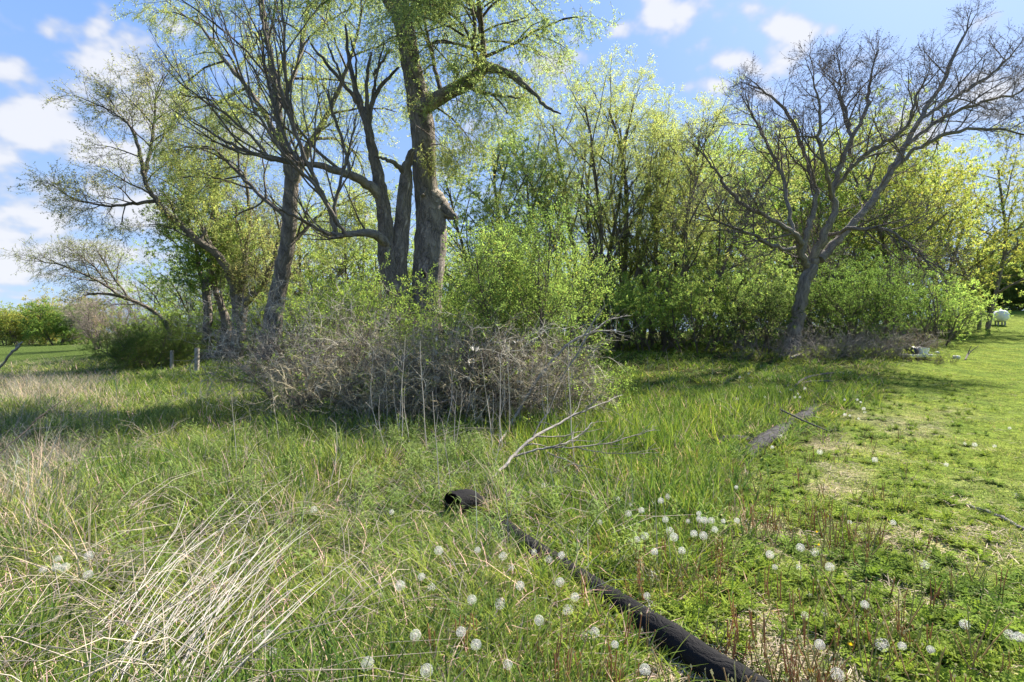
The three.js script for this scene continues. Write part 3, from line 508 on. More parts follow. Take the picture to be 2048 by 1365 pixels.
sh.forEach(([px, d, h, tint, label], i) => plantTree('edge_shrub', label, 'shrub', onGround(px, d), 600 + i, { group: edge, h, stems: 7, spread: 0.5, foot: 0.5, r: 0.04, grow: gShrub, crown: [{ geo: SPRIG.broadFar, count: 520, jitter: 0.4, scale: 0.58, tint, tint2: tint.map((v) => v * 1.5) }] }));
// wood interior far behind, seen between the trunks
const deep = plantTree('background_tree', 'green tree deep in the wood, left of the bare willow stem', 'tree', onGround(700, 34), 650, { group: 'trees deep in the wood', h: 8.5, stems: 3, spread: 0.35, foot: 0.6, r: 0.12, grow: { ...gRound, from: [0.06, 0.15] }, crown: [{ geo: SPRIG.broadFar, count: 430, jitter: 0.7, scale: 0.95, tint: [1.15, 1.2, 1.15], tint2: [1.5, 1.4, 1.2] }] });
{
  const R = rng(77);
  for (const [px, d, s, where] of [[610, 32, 0.85, 'behind the dark leaning trunk of the tall willow'], [660, 38, 1, 'between the tall willow and the bare willow stem, farther back'], [760, 33, 0.9, 'straight behind the bare willow stem'], [800, 40, 1, 'farthest back, behind the second willow stem'], [880, 33, 0.61, 'just right of the main willow trunk'], [930, 36, 0.65, 'behind the slim sapling'], [985, 32, 0.61, 'left of the grey-green tree'], [1080, 36, 0.72, 'behind the small bright tree'], [1150, 40, 0.79, 'behind the leftmost stems of the willow clump'], [1240, 38, 0.79, 'behind the middle trunks of the willow clump'], [1330, 36, 0.79, 'behind the right half of the willow clump'], [1420, 40, 0.86, 'in the gap between willow clump and bare tree'], [1520, 42, 1.3, 'behind the left limbs of the bare tree'], [1640, 44, 1.4, 'behind the fork of the bare tree'], [1760, 46, 1.4, 'behind the long right limb of the bare tree'], [560, 36, 0.9, 'behind the base of the tall willow'], [510, 38, 0.9, 'between the forked tree and the tall willow'], [460, 36, 0.75, 'behind the fork of the forked tree'], [400, 36, 0.75, 'behind the straight dark trunk'], [350, 38, 0.7, 'left of the straight dark trunk'], [300, 42, 0.6, 'behind the evergreen shrub'], [1860, 44, 1.25, 'behind the golden-tinged trees'], [1600, 38, 1.2, 'high behind the bare trunk']])
    duplicate(deep, 'green tree deep in the wood, ' + where.replace(', farther back', ''), onGround(px, d), R() * 6.28, [s * R.r(0.9, 1.15), s * R.r(0.85, 1.1), s * R.r(0.9, 1.15)]);
  // low growth between the trunks
  const low = plantTree('understory_shrub', 'leafy undergrowth shrub of the wood, left of the bare willow stem', 'shrub', onGround(660, 24), 660, { group: 'shrubs in the undergrowth of the wood', h: 3.0, stems: 7, spread: 0.5, foot: 0.5, r: 0.035, grow: gShrub, crown: [{ geo: SPRIG.broadFar, count: 360, jitter: 0.35, scale: 0.6, tint: [1.05, 1.1, 1.0], tint2: [1.4, 1.35, 1.1] }] });
  for (const [px, d, s, where] of [[590, 25, 0.9, 'behind the left end of the thicket'], [700, 22, 1, 'below the bare willow stem'], [745, 25, 1, 'left of the joined willow stems'], [790, 21, 0.9, 'at the foot of the second willow stem'], [910, 20, 0.9, 'close right of the main willow trunk'], [960, 23, 1, 'behind the slim sapling foot'], [880, 25, 1.1, 'behind the foot of the main willow trunk'], [1010, 21, 0.9, 'left behind the small bright tree'], [1110, 23, 1, 'right behind the small bright tree'], [1150, 25, 1.3, 'between small bright tree and willow clump'], [350, 30, 0.8, 'left of the straight dark trunk'], [400, 32, 0.9, 'behind the straight dark trunk'], [500, 31, 0.9, 'right of the forked tree'], [560, 29, 0.9, 'behind the base of the tall willow'], [270, 36, 0.8, 'right beside the tan bush'], [300, 31, 0.6, 'behind the evergreen shrub'], [1560, 27, 1.1, 'behind the dark shrub left of the bare trunk'], [1700, 28, 1.2, 'behind the dark shrub right of the bare trunk'], [1270, 29, 1.5, 'behind the middle trunks of the willow clump'], [1350, 28, 1.4, 'behind the right end of the willow clump'], [1430, 27, 1.1, 'behind the pale bright shrub'], [450, 34, 0.9, 'behind the fork of the forked tree'], [640, 28, 0.9, 'right of the tall willow']])
    duplicate(low, 'leafy undergrowth shrub of the wood, ' + where, onGround(px, d), R() * 6.28, [s * R.r(0.9, 1.15), s * R.r(0.85, 1.15), s * R.r(0.9, 1.15)]);
}
// far left field edge
plantTree('round_tree', 'round fresh-green tree alone at the far left field edge', 'tree', onGround(115, 78), 671, { h: 6.2, stems: 3, spread: 0.5, foot: 0.5, r: 0.15, grow: { ...gRound, from: [0.05, 0.1], maxLen: 3 }, crown: [{ geo: SPRIG.broadFar, count: 1500, jitter: 0.8, scale: 1.3, tint: [0.55, 0.7, 0.6], tint2: [0.9, 0.98, 0.7] }] });
[[10, 88, 5.6, [1.0, 0.95, 0.8], 'olive bush at the very left end of the far field edge'], [45, 86, 5, [1.1, 0.95, 0.8], 'yellowish bush left of the round tree across the field'], [75, 90, 4.6, [1.3, 0.95, 0.85], 'orange-tinged bush touching the round tree on its left'], [150, 88, 8, [1.4, 1.0, 0.75], 'orange-tinged tree behind the round tree across the field'], [185, 84, 6.4, [1.0, 0.9, 0.75], 'olive tree right of the round tree across the field']].forEach(([px, d, h, tint, label], i) =>
  plantTree('field_edge_tree', label, 'tree', onGround(px, d), 680 + i, { group: 'trees along the far field edge', h, stems: 4, spread: 0.35, foot: 0.8, r: 0.1, grow: { ...gRound, from: [0.05, 0.1], maxLen: 3 }, crown: [{ geo: SPRIG.broadFar, count: 900, jitter: 0.9, scale: 1.3, tint, tint2: tint.map((v) => v * 1.3) }] }));
plantTree('bare_bush', 'purplish grey leafless bush left of the wood, right of the round tree', 'bush', onGround(208, 52), 691, { h: 5.0, stems: 9, spread: 0.4, foot: 0.8, r: 0.06, bark: M.twig, grow: gShrub, crown: [{ geo: SPRIG.greyTwig, mat: M.wood, count: 1900, jitter: 0.4, scale: 1.2, tint: [0.8, 0.68, 0.68] }] });
plantTree('tan_bush', 'tan leafless bush of spreading stems behind the dark evergreen shrub', 'bush', onGround(268, 36), 692, { h: 2.9, stems: 12, spread: 0.75, foot: 0.4, r: 0.035, bark: M.deadWood, grow: gShrub, crown: [{ geo: SPRIG.greyTwig, mat: M.wood, count: 900, jitter: 0.3, scale: 0.9, tint: [1.1, 0.85, 0.6] }] });
plantTree('evergreen_shrub', 'dark low spreading evergreen shrub left of the fence posts', 'shrub', onGround(305, 25), 693, { h: 2.0, stems: 11, spread: 0.95, foot: 0.4, r: 0.04, grow: { ...gShrub, angle: 0.9 }, crown: [{ geo: SPRIG.yew, count: 1500, jitter: 0.25, scale: 0.75, hang: 0.2, loose: 0.4, tint: [0.8, 0.95, 0.8], tint2: [1.5, 1.5, 1.0] }] });
[[2030, 62, 9, 'dark tree on the rise at the far right, behind the white tank'], [1985, 64, 7.5, 'dark tree at the top of the rise, left of the far right one'], [2085, 60, 9.5, 'dark tree at the right edge on top of the rise'], [1955, 66, 5, 'dark shrubby tree low behind the white tank'], [2010, 61, 3.6, 'dark low thicket on the crest straight behind the white tank'], [2050, 60, 3.8, 'dark low thicket on the crest right of the white tank'], [2110, 59, 4, 'dark low thicket on the crest beyond the right edge']].forEach(([px, d, h, label], i) =>
  plantTree('hilltop_tree', label, 'tree', onGround(px, d), 700 + i, { group: 'dark trees on the rise', h, stems: 5, spread: 0.4, foot: 1.0, r: 0.1, grow: { ...gRound, from: [0.0, 0.1] }, crown: [{ geo: SPRIG.broadFar, count: 1400, jitter: 0.7, scale: 1.1, tint: [0.55, 0.65, 0.6], tint2: [1.0, 0.95, 0.7] }] }));

// ---------------------------------------------------------------- thicket in front of the great willow
const thk = 'bare bushes of the thicket below the huge willow';
const gThicket = { levels: 3, kids: [8, 5], ratio: 0.5, angle: 0.8, up: [0.0, -0.05], wiggle: 0.3, minR: 0.0035, seg: 0.28, from: [0.15, 0.1] };
[[612, 11.4, 2.4, 'grey', 'pale grey leafless bush at the left end of the thicket'], [665, 11.1, 2.1, 'grey', 'grey twiggy bush, second from the left in the thicket'], [715, 10.6, 1.6, 'brown', 'grey-brown tangled bush below the bare willow stem'], [775, 10.5, 1.8, 'grey', 'grey tangled bush left of the main willow trunk'], [840, 10.4, 1.5, 'brown', 'brown tangled bush straight below the main willow trunk'], [905, 10.2, 1.8, 'brown', 'brown tangled bush right of the main willow trunk'], [965, 10.0, 1.6, 'brown', 'dark brown bush left of the stems of the small bright tree'], [1025, 10.0, 1.8, 'grey', 'grey bush at the foot of the small bright tree'], [1080, 9.9, 1.4, 'brown', 'reddish brown stems at the right end of the thicket'], [670, 9.9, 1.0, 'brown', 'low brown bush at the shaded front left of the thicket'], [790, 9.6, 1.0, 'brown', 'low brown bush at the front of the thicket']].forEach(([px, d, h, kind, label], i) =>
  plantTree('thicket_bush', label, 'bush', onGround(px, d - 1.1), 720 + i, { group: thk, h, stems: 15, spread: 0.42, foot: 0.3, r: 0.015, bark: i % 2 ? M.twig : M.deadWood, grow: gThicket, crown: [{ geo: kind === 'grey' ? SPRIG.greyTwig : SPRIG.brownTwig, mat: M.wood, count: kind === 'grey' ? 290 : 350, jitter: 0.22, scale: 0.8, loose: 0.9, hang: 0.05, tint: kind === 'grey' ? [0.75, 0.74, 0.7] : [0.5, 0.48, 0.42], tint2: kind === 'grey' ? [1.3, 1.27, 1.15] : [1.3, 1.24, 1.0] }, { geo: SPRIG.broad, count: 95, jitter: 0.35, scale: 0.5, tint: [0.7, 0.8, 0.85], tint2: [1.1, 1.1, 1.0] }] }));
[[690, 11.8, 2.7, 'fresh green bush growing out of the thicket left of the huge willow'], [790, 12, 2.6, 'fresh green bush in front of the foot of the huge willow'], [845, 11.4, 2.2, 'fresh green sprays right in front of the main willow trunk'], [940, 12, 2.6, 'fresh green bush right of the main willow trunk'], [1190, 9.9, 0.9, 'low leafy bramble at the right end of the thicket']].forEach(([px, d, h, label], i) =>
  plantTree('thicket_green_bush', label, 'bush', onGround(px, d), 740 + i, { group: 'green bushes in the thicket', h, stems: 6, spread: 0.4, foot: 0.3, r: 0.016, bark: M.twig, grow: gShrub, crown: [{ geo: SPRIG.broad, count: i === 4 ? 260 : 430, jitter: 0.25, scale: i === 4 ? 0.55 : 0.66, hang: 0.1, tint: [0.65, 0.75, 0.8], tint2: [1.0, 1.05, 0.95] }] }));

// ---------------------------------------------------------------- grass
function tuft(seed, o) {
  const R = rng(seed), G = new Geo();
  for (let k = 0; k < o.n; k++) {
    const a = R() * 6.2832, rr = Math.sqrt(R()) * o.spread, base = V(Math.cos(a) * rr, -0.02, Math.sin(a) * rr), la = a + R.s(1.4), ln = R.r(0.05, o.lean);
    const dir = V(Math.cos(la) * ln, 1, Math.sin(la) * ln).normalize(), h = o.h * R.r(0.35, 1.15), dead = R() < o.dead;
    const side = V(Math.cos(la + 1.57 + R.s(0.8)), 0, Math.sin(la + 1.57 + R.s(0.8))).normalize(), c0 = dead ? o.deadCol : o.col, j = R.s(0.5);
    const bend = V(Math.cos(la), -0.55, Math.sin(la)).multiplyScalar(R.r(0.1, o.bend) * (dead ? 1.5 : 1));
    G.blade(base, dir, h, (dead ? 0.7 : 1) * o.w * R.r(0.5, 1.4), side, bend, [c0[0] * (1 + j * 1.15), c0[1] * (1 + j * 0.8), c0[2] * (1 + j * 0.6)], o.segs ?? 3, null, 0.2);
  }
  return G.build(false);
}
const GREEN = [0.16, 0.25, 0.034], STRAW = [0.46, 0.39, 0.26];
const TUFT = {
  tall: [1, 2, 3, 4].map((s) => tuft(800 + s, { n: 15, h: 0.32, spread: 0.085, lean: 0.5, bend: 1.1, w: 0.0105, dead: 0.15, col: GREEN, deadCol: STRAW })),
  mixed: [1, 2, 3, 4].map((s) => tuft(820 + s, { n: 18, h: 0.26, spread: 0.12, lean: 1.0, bend: 1.8, w: 0.0065, dead: 0.2, col: GREEN, deadCol: STRAW })),
  lawn: [1, 2, 3].map((s) => tuft(840 + s, { n: 28, h: 0.075, spread: 0.125, lean: 1.0, bend: 1.3, w: 0.0055, dead: 0.10, col: [0.185, 0.25, 0.034], deadCol: [0.33, 0.27, 0.12], segs: 2 })),
  dead: [1, 2, 3].map((s) => tuft(860 + s, { n: 20, h: 0.55, spread: 0.12, lean: 0.7, bend: 1.0, w: 0.006, dead: 1, col: STRAW, deadCol: [0.47, 0.40, 0.30] })),
};
const PIPE = [[930, 990], [1005, 1052], [1060, 1094], [1122, 1132], [1190, 1176], [1260, 1218], [1330, 1266], [1410, 1318], [1500, 1372], [1590, 1425]].map(([x, y]) => { const q = hit(x, y, 0.06); q.y = ground(q.x, q.z) + 0.06; return q; });
const HOSE = [[1425, 892], [1512, 893], [1545, 870], [1580, 850], [1634, 814]].map(([x, y]) => hit(x, y));
function nearHose(x, z) { let m = 9; for (let i = 0; i < HOSE.length - 1; i++) for (let k = 0; k <= 4; k++) m = Math.min(m, Math.hypot(lerp(HOSE[i].x, HOSE[i + 1].x, k / 4) - x, lerp(HOSE[i].z, HOSE[i + 1].z, k / 4) + 0.25 - z)); return m; }
function nearPipe(x, z) { let m = 9, s = 0; for (let i = 0; i < PIPE.length - 1; i++) { const a = PIPE[i], b = PIPE[i + 1], dx = b.x - a.x, dz = b.z - a.z, t = clamp(((x - a.x) * dx + (z - a.z) * dz) / (dx * dx + dz * dz)), ex = x - a.x - dx * t, ez = z - a.z - dz * t, q = Math.hypot(ex, ez); if (q < m) { m = q; s = -(dx * ez - dz * ex); } } return [m, s]; }
function scatter(name, label, geos, mat, N, d0, d1, seed, pick) {
  const R = rng(seed), lists = geos.map(() => []);
  for (let i = 0; i < N; i++) {
    const u = R.s(1.12), d = d0 * Math.pow(d1 / d0, R()), x = u * d, z = -d, c = pick(x, z, d, R); if (!c) continue;
    lists[R.i(geos.length)].push([x, z, c, R() * 6.2832, R.s(0.12), R.s(0.12)]);
  }
  const o = new THREE.Group(); o.name = numbered(name); o.userData = { kind: 'stuff', label, category: /leaves|stems|stalks/.test(name) ? 'weeds' : /thatch|straw/.test(name) ? 'dry litter' : 'grass' }; scene.add(o);
  const e = new THREE.Euler(), c = new THREE.Color(), sc = V(), p = V();
  lists.forEach((L, k) => { if (!L.length) return;
    const im = new THREE.InstancedMesh(geos[k], mat, L.length); im.name = numbered('blades'); im.userData.kind = 'stuff'; im.castShadow = im.receiveShadow = true;
    L.forEach(([x, z, q, yaw, tx, tz], i) => { qA.setFromEuler(e.set(tx, yaw, tz)); mA.compose(p.set(x, ground(x, z), z), qA, sc.set(q.w, q.h, q.w)); im.setMatrixAt(i, mA); im.setColorAt(i, c.setRGB(...q.c)); });
    o.add(im); });
  return o;
}
const hue = (x, z, R, a, b) => { const t = clamp(0.5 + 1.5 * fbm(x * 0.8 + 4, 6, z * 0.8, 3) + R.s(0.35)), v = 1 + R.s(0.18); return a.map((p, k) => lerp(p, b[k], t) * v); };
const lush = (x, z) => fbm(x * 0.45 + 20, 9, z * 0.45, 3);
scatter('tall_grass', 'tall green meadow grass left of the lawn', TUFT.tall, M.grass, 24500, 1.5, 32, 901, (x, z, d, R) => {
  const l = lawnness(x, z), b = bareness(x, z); if (R() < l * 1.25 || R() < b) return null; if (d < 9 && R() < 0.75 * sst(0.02, -0.16, fbm(x * 2.2 + 70, 4, z * 2.2, 3))) return null;
  const [np, sd] = nearPipe(x, z); if (np < 0.10) return null;
  const mixed = sst(-0.2, -1.4, x) * sst(6.5, 4.5, d); if (R() < mixed * 0.55) return null;
  let h = 0.8 + 1.5 * lush(x, z) + R.s(0.2) - 0.35 * l; if (d > 7 && d < 14 && x < 1) h += 0.15; if (d > 7.2 && d < 9.4 && x > -3.8 && x < 1.2) h += 0.7 * R() * R(); if (d > 5 && d < 12 && x > 1) h += 0.15; if (np < 0.5) h *= sd > 0 ? 0.42 : 0.7; else if (np < 1.3 && d < 5.5) h *= 0.72;
  if (d > 12 && x > 1) h *= 0.75; if (x > 1 && d < 12) { const q = nearHose(x, z); if (q < 0.5) h *= 0.55 + 0.5 * q; }
  return { h: Math.max(0.2, h), w: 1 + d * 0.055, c: hue(x, z, R, [0.75, 0.78, 0.95].map((v) => v * (x < 0 ? 0.95 : 1.1)), x < 0 ? [1.45, 1.12, 1.7] : [1.45, 1.2, 1.0]) };
});
scatter('mixed_grass', 'matted green and straw-coloured grass in the left foreground', TUFT.mixed, M.grass, 10500, 1.5, 12, 902, (x, z, d, R) => {
  const k = sst(0.6, -1.0, x - 0.1 * d) * sst(11, 6, d); if (R() > k) return null; const [np] = nearPipe(x, z); if (np < 0.12) return null;
  return { h: Math.max(0.3, 0.85 + 0.8 * lush(x, z) + R.s(0.3)), w: 1 + d * 0.05, c: hue(x, z, R, [0.9, 0.85, 1.0], [1.5, 1.15, 1.6]) };
});
scatter('lawn_grass', 'short mown lawn grass on the right', TUFT.lawn, M.lawn, 25000, 1.6, 46, 903, (x, z, d, R) => {
  const l = lawnness(x, z), b = bareness(x, z); if (R() > Math.max(l, sst(0.9, 0.2, Math.abs(x - lawnEdge(d))) * 0.5) || R() < b * 0.85) return null;
  return { h: 0.7 + R.s(0.25) + 0.5 * (1 - l), w: 1 + d * 0.07, c: hue(x, z, R, [0.98, 1.05, 1.15], [1.42, 1.28, 1.4]) };
});
scatter('dead_meadow_grass', 'tall dry beige grass at the left edge of the meadow', TUFT.dead, M.straw, 9000, 3, 34, 904, (x, z, d, R) => {
  const u = x / d, k = (0.45 * sst(-0.7, -0.88, u + 0.15 * lush(x, z)) * sst(3, 4.5, d) + sst(-0.7, -0.78, u) * sst(10, 12, d) * sst(24, 19, d)) + 0.02 * (u < 0.3 ? 1 : 0); if (R() > k) return null;
  return { h: R.r(0.6, 1.25), w: 1 + d * 0.03, c: hue(x, z, R, [0.85, 0.8, 0.8], [1.1, 1.02, 0.95]) };
});

// ---------------------------------------------------------------- weeds and litter in the grass
{
  const R0 = rng(951);
  // upright weeds with many narrow leaves
  const weeds = [1, 2, 3].map((s) => { const R = rng(960 + s), G = new Geo();
    for (let k = 0; k < 3; k++) { const b = V(R.s(0.05), -0.02, R.s(0.05)), H = R.r(0.16, 0.3), l = V(R.s(0.25), 1, R.s(0.25)).normalize(), pts = [b, b.clone().addScaledVector(l, H * 0.5), b.clone().addScaledVector(l, H)];
      G.tube(pts, [0.0025, 0.002, 0.001], 3, [0.2, 0.24, 0.08]);
      for (let i = 0; i < 15; i++) { const t = 0.15 + 0.85 * i / 14, a = i * 2.4, d = V(Math.cos(a), 0.55 - t * 0.25 + 0.5 * (i > 11 ? 1 : 0), Math.sin(a)).normalize(), j = R.s(0.25);
        G.blade(b.clone().addScaledVector(l, H * t), d, R.r(0.045, 0.085), 0.011, V(-Math.sin(a), 0, Math.cos(a)), V(Math.cos(a) * 0.3, -0.9, Math.sin(a) * 0.3), [0.21 * (1 + j), 0.29 * (1 + j), 0.055], 2); } }
    return G.build(false); });
  scatter('weed_stems', 'narrow-leaved green weeds among the meadow grass', weeds, M.weed, 5600, 3.2, 11, 961, (x, z, d, R) => {
    const k = sst(0.1, -0.15, x / d - 0.02) * 2.0 * clamp(fbm(x * 0.6 + 40, 2, z * 0.6, 3) + 0.12) * sst(4.0, 5.2, d) + 0.06; if (R() > k || lawnness(x, z) > 0.4) return null; if (nearPipe(x, z)[0] < 0.15) return null;
    return { h: R.r(0.7, 1.3), w: R.r(0.7, 1.1) + d * 0.015, c: hue(x, z, R, [0.8, 0.85, 1.1], [1.15, 1.1, 1.4]) }; });
  // low rosettes of toothed leaves
  const ros = [1, 2, 3].map((s) => { const R = rng(970 + s), G = new Geo();
    for (let k = 0; k < 10; k++) { const a = k * 2.4 + R.s(0.4), d = V(Math.cos(a), R.r(0.25, 0.9), Math.sin(a)).normalize(), sd = V(-Math.sin(a), 0, Math.cos(a)), L = R.r(0.07, 0.15), j = R.s(0.3), c = [0.16 * (1 + j), 0.24 * (1 + j), 0.03];
      G.blade(V(0, 0, 0), d, L, 0.03, sd, V(Math.cos(a), -0.9, Math.sin(a)), c, 3, null, 0.7);
      for (let q = 0; q < 4; q++) { const p = V(0, 0.01, 0).addScaledVector(d, L * (0.25 + 0.16 * q)); for (const sg of [-1, 1]) { const dd = sd.clone().multiplyScalar(sg).addScaledVector(d, 0.1).normalize(); G.leaf(p, dd, 0.02, 0.014, d.clone(), c); } } }
    return G.build(false); });
  scatter('dandelion_leaves', 'low toothed dandelion leaves along the edge of the lawn', ros, M.weed, 5200, 1.6, 16, 971, (x, z, d, R) => {
    const o = x - lawnEdge(d), k = sst(-1.6, -0.3, o) * sst(3.0, 0.8, o); if (R() > k * 0.9 * (1 - bareness(x, z))) return null; if (nearPipe(x, z)[0] < 0.16) return null;
    return { h: R.r(0.6, 1.2), w: R.r(0.5, 1.0), c: hue(x, z, R, [0.8, 0.85, 0.9], [1.3, 1.15, 1.0]) }; });
  // headless reddish stalks
  const stalks = [1, 2, 3].map((s) => { const R = rng(980 + s), G = new Geo();
    for (let k = 0; k < 5; k++) { const b = V(R.s(0.05), -0.02, R.s(0.05)), l = V(R.s(0.42), 1, R.s(0.42)).normalize(), H = R.r(0.08, 0.28), c = R() < 0.45 ? [0.38, 0.21, 0.11] : R() < 0.6 ? [0.40, 0.30, 0.15] : [0.30, 0.32, 0.12];
      G.tube([b, b.clone().addScaledVector(l, H * 0.55).add(V(R.s(0.008), 0, R.s(0.008))), b.clone().addScaledVector(l, H)], [0.0032, 0.003, 0.0022], 4, c);
      if (R() < 0.6) G.leaf(b.clone().addScaledVector(l, H), V(R.s(0.4), 1, R.s(0.4)).normalize(), 0.018, 0.012, V(1, 0, 0), [0.34, 0.36, 0.2]); }
    return G.build(false); });
  scatter('reddish_stalks', 'reddish brown bare flower stalks among the dandelions', stalks, M.straw, 3000, 1.7, 9, 981, (x, z, d, R) => {
    const o = x - lawnEdge(d), k = sst(-1.5, -0.5, o) * sst(1.7, 0.3, o) * sst(9, 4.5, d) * (0.3 + 2.4 * clamp(fbm(x * 1.4, 3, z * 1.4, 3) + 0.15)); if (R() > k) return null; if (nearPipe(x, z)[0] < 0.1) return null;
    return { h: R.r(0.6, 1.1), w: 1, c: hue(x, z, R, [0.85, 0.8, 0.8], [1.2, 1.1, 1.0]) }; });
  // dry straws lying over the grass
  const lying = [1, 2, 3].map((s) => { const R = rng(990 + s), G = new Geo();
    for (let k = 0; k < 4; k++) { const a = R.s(0.9), b = V(R.s(0.1), R.r(0.02, 0.2), R.s(0.1)), d = V(Math.cos(a), R.r(0.05, 0.7), Math.sin(a)).normalize(), L = R.r(0.25, 0.6), w = R.r(0.7, 1.1);
      const m = b.clone().addScaledVector(d, L * 0.5).add(V(0, 0.02, 0)), e = b.clone().addScaledVector(d, L).add(V(0, -0.05, 0));
      G.tube([b, m, e], [0.0022, 0.0018, 0.0008], 3, [0.50 * w, 0.45 * w, 0.36 * w]); }
    return G.build(false); });
  scatter('dry_straw', 'pale dry straws lying across the green grass', lying, M.straw, 1100, 1.7, 14, 991, (x, z, d, R) => {
    const u = x / d, k = sst(0.15, -0.4, u) * (0.25 + 2.2 * clamp(fbm(x * 0.7 + 60, 1, z * 0.7, 3) + 0.1)) + 0.06; if (R() > k) return null; if (nearPipe(x, z)[0] < 0.15 || lawnness(x, z) > 0.7) return null;
    return { h: R.r(0.6, 1.3), w: R.r(0.7, 1.3), c: hue(x, z, R, [0.8, 0.78, 0.75], [1.2, 1.15, 1.1]) }; });
  // thatch on the worn patches
  const thatch = [1, 2].map((s) => { const R = rng(995 + s), G = new Geo();
    for (let k = 0; k < 16; k++) { const a = R() * 6.28, b = V(R.s(0.12), R.r(0.004, 0.02), R.s(0.12)), d = V(Math.cos(a), R.r(-0.05, 0.2), Math.sin(a)).normalize(), w = R.r(0.6, 1.15); G.blade(b, d, R.r(0.05, 0.14), R.r(0.003, 0.007), V(-Math.sin(a), 0.2, Math.cos(a)).normalize(), V(0, -0.3, 0), [0.50 * w, 0.42 * w, 0.31 * w], 2); }
    return G.build(false); });
  scatter('thatch', 'dry grey thatch on the worn patches of the lawn', thatch, M.straw, 5000, 1.6, 16, 997, (x, z, d, R) => { if (R() > bareness(x, z) * 1.6 + 0.04 * lawnness(x, z)) return null; return { h: 1, w: R.r(0.7, 1.3), c: hue(x, z, R, [0.8, 0.8, 0.8], [1.15, 1.1, 1.05]) }; });
}
// ---------------------------------------------------------------- flattened straw in the left foreground
{
  const R = rng(1001), org = hit(420, 1180), t = thing('flattened_reed_clump', 'bundle of long pale dead stalks lying flattened in the left foreground', 'dead reeds', org);
  for (let i = 0; i < 54; i++) {
    const k = R(), bx = lerp(150, 430, k) + R.s(30), by = 1400 - R() * 170 * (R() < 0.5 ? 1 : 0.2), L = R.r(0.55, 1.0);
    const ex = bx + (lerp(330, 250, k) + R.s(130)) * L, ey = by - (330 + R.s(90)) * L;
    const a = hit(bx, by, 0.10 + R() * 0.1), b = hit(ex, ey, 0.20 + R() * 0.13), m = a.clone().lerp(b, R.r(0.4, 0.6)).add(V(R.s(0.06), R() * 0.05, R.s(0.06))), q1 = a.clone().lerp(m, 0.5).add(V(R.s(0.015), 0.015, R.s(0.015))), q2 = m.clone().lerp(b, 0.5).add(V(R.s(0.02), 0.02, R.s(0.02)));
    const G = new Geo(), w = R.r(0.75, 1.1); G.tube(down([a, q1, m, q2, b], org), [0.0027, 0.0026, 0.0022, 0.0017, 0.0008].map((r) => r * R.r(0.6, 1.2)), 4, [0.46 * w, 0.43 * w, 0.38 * w]);
    part('stalk', G.build(false), M.straw, t);
  }
}
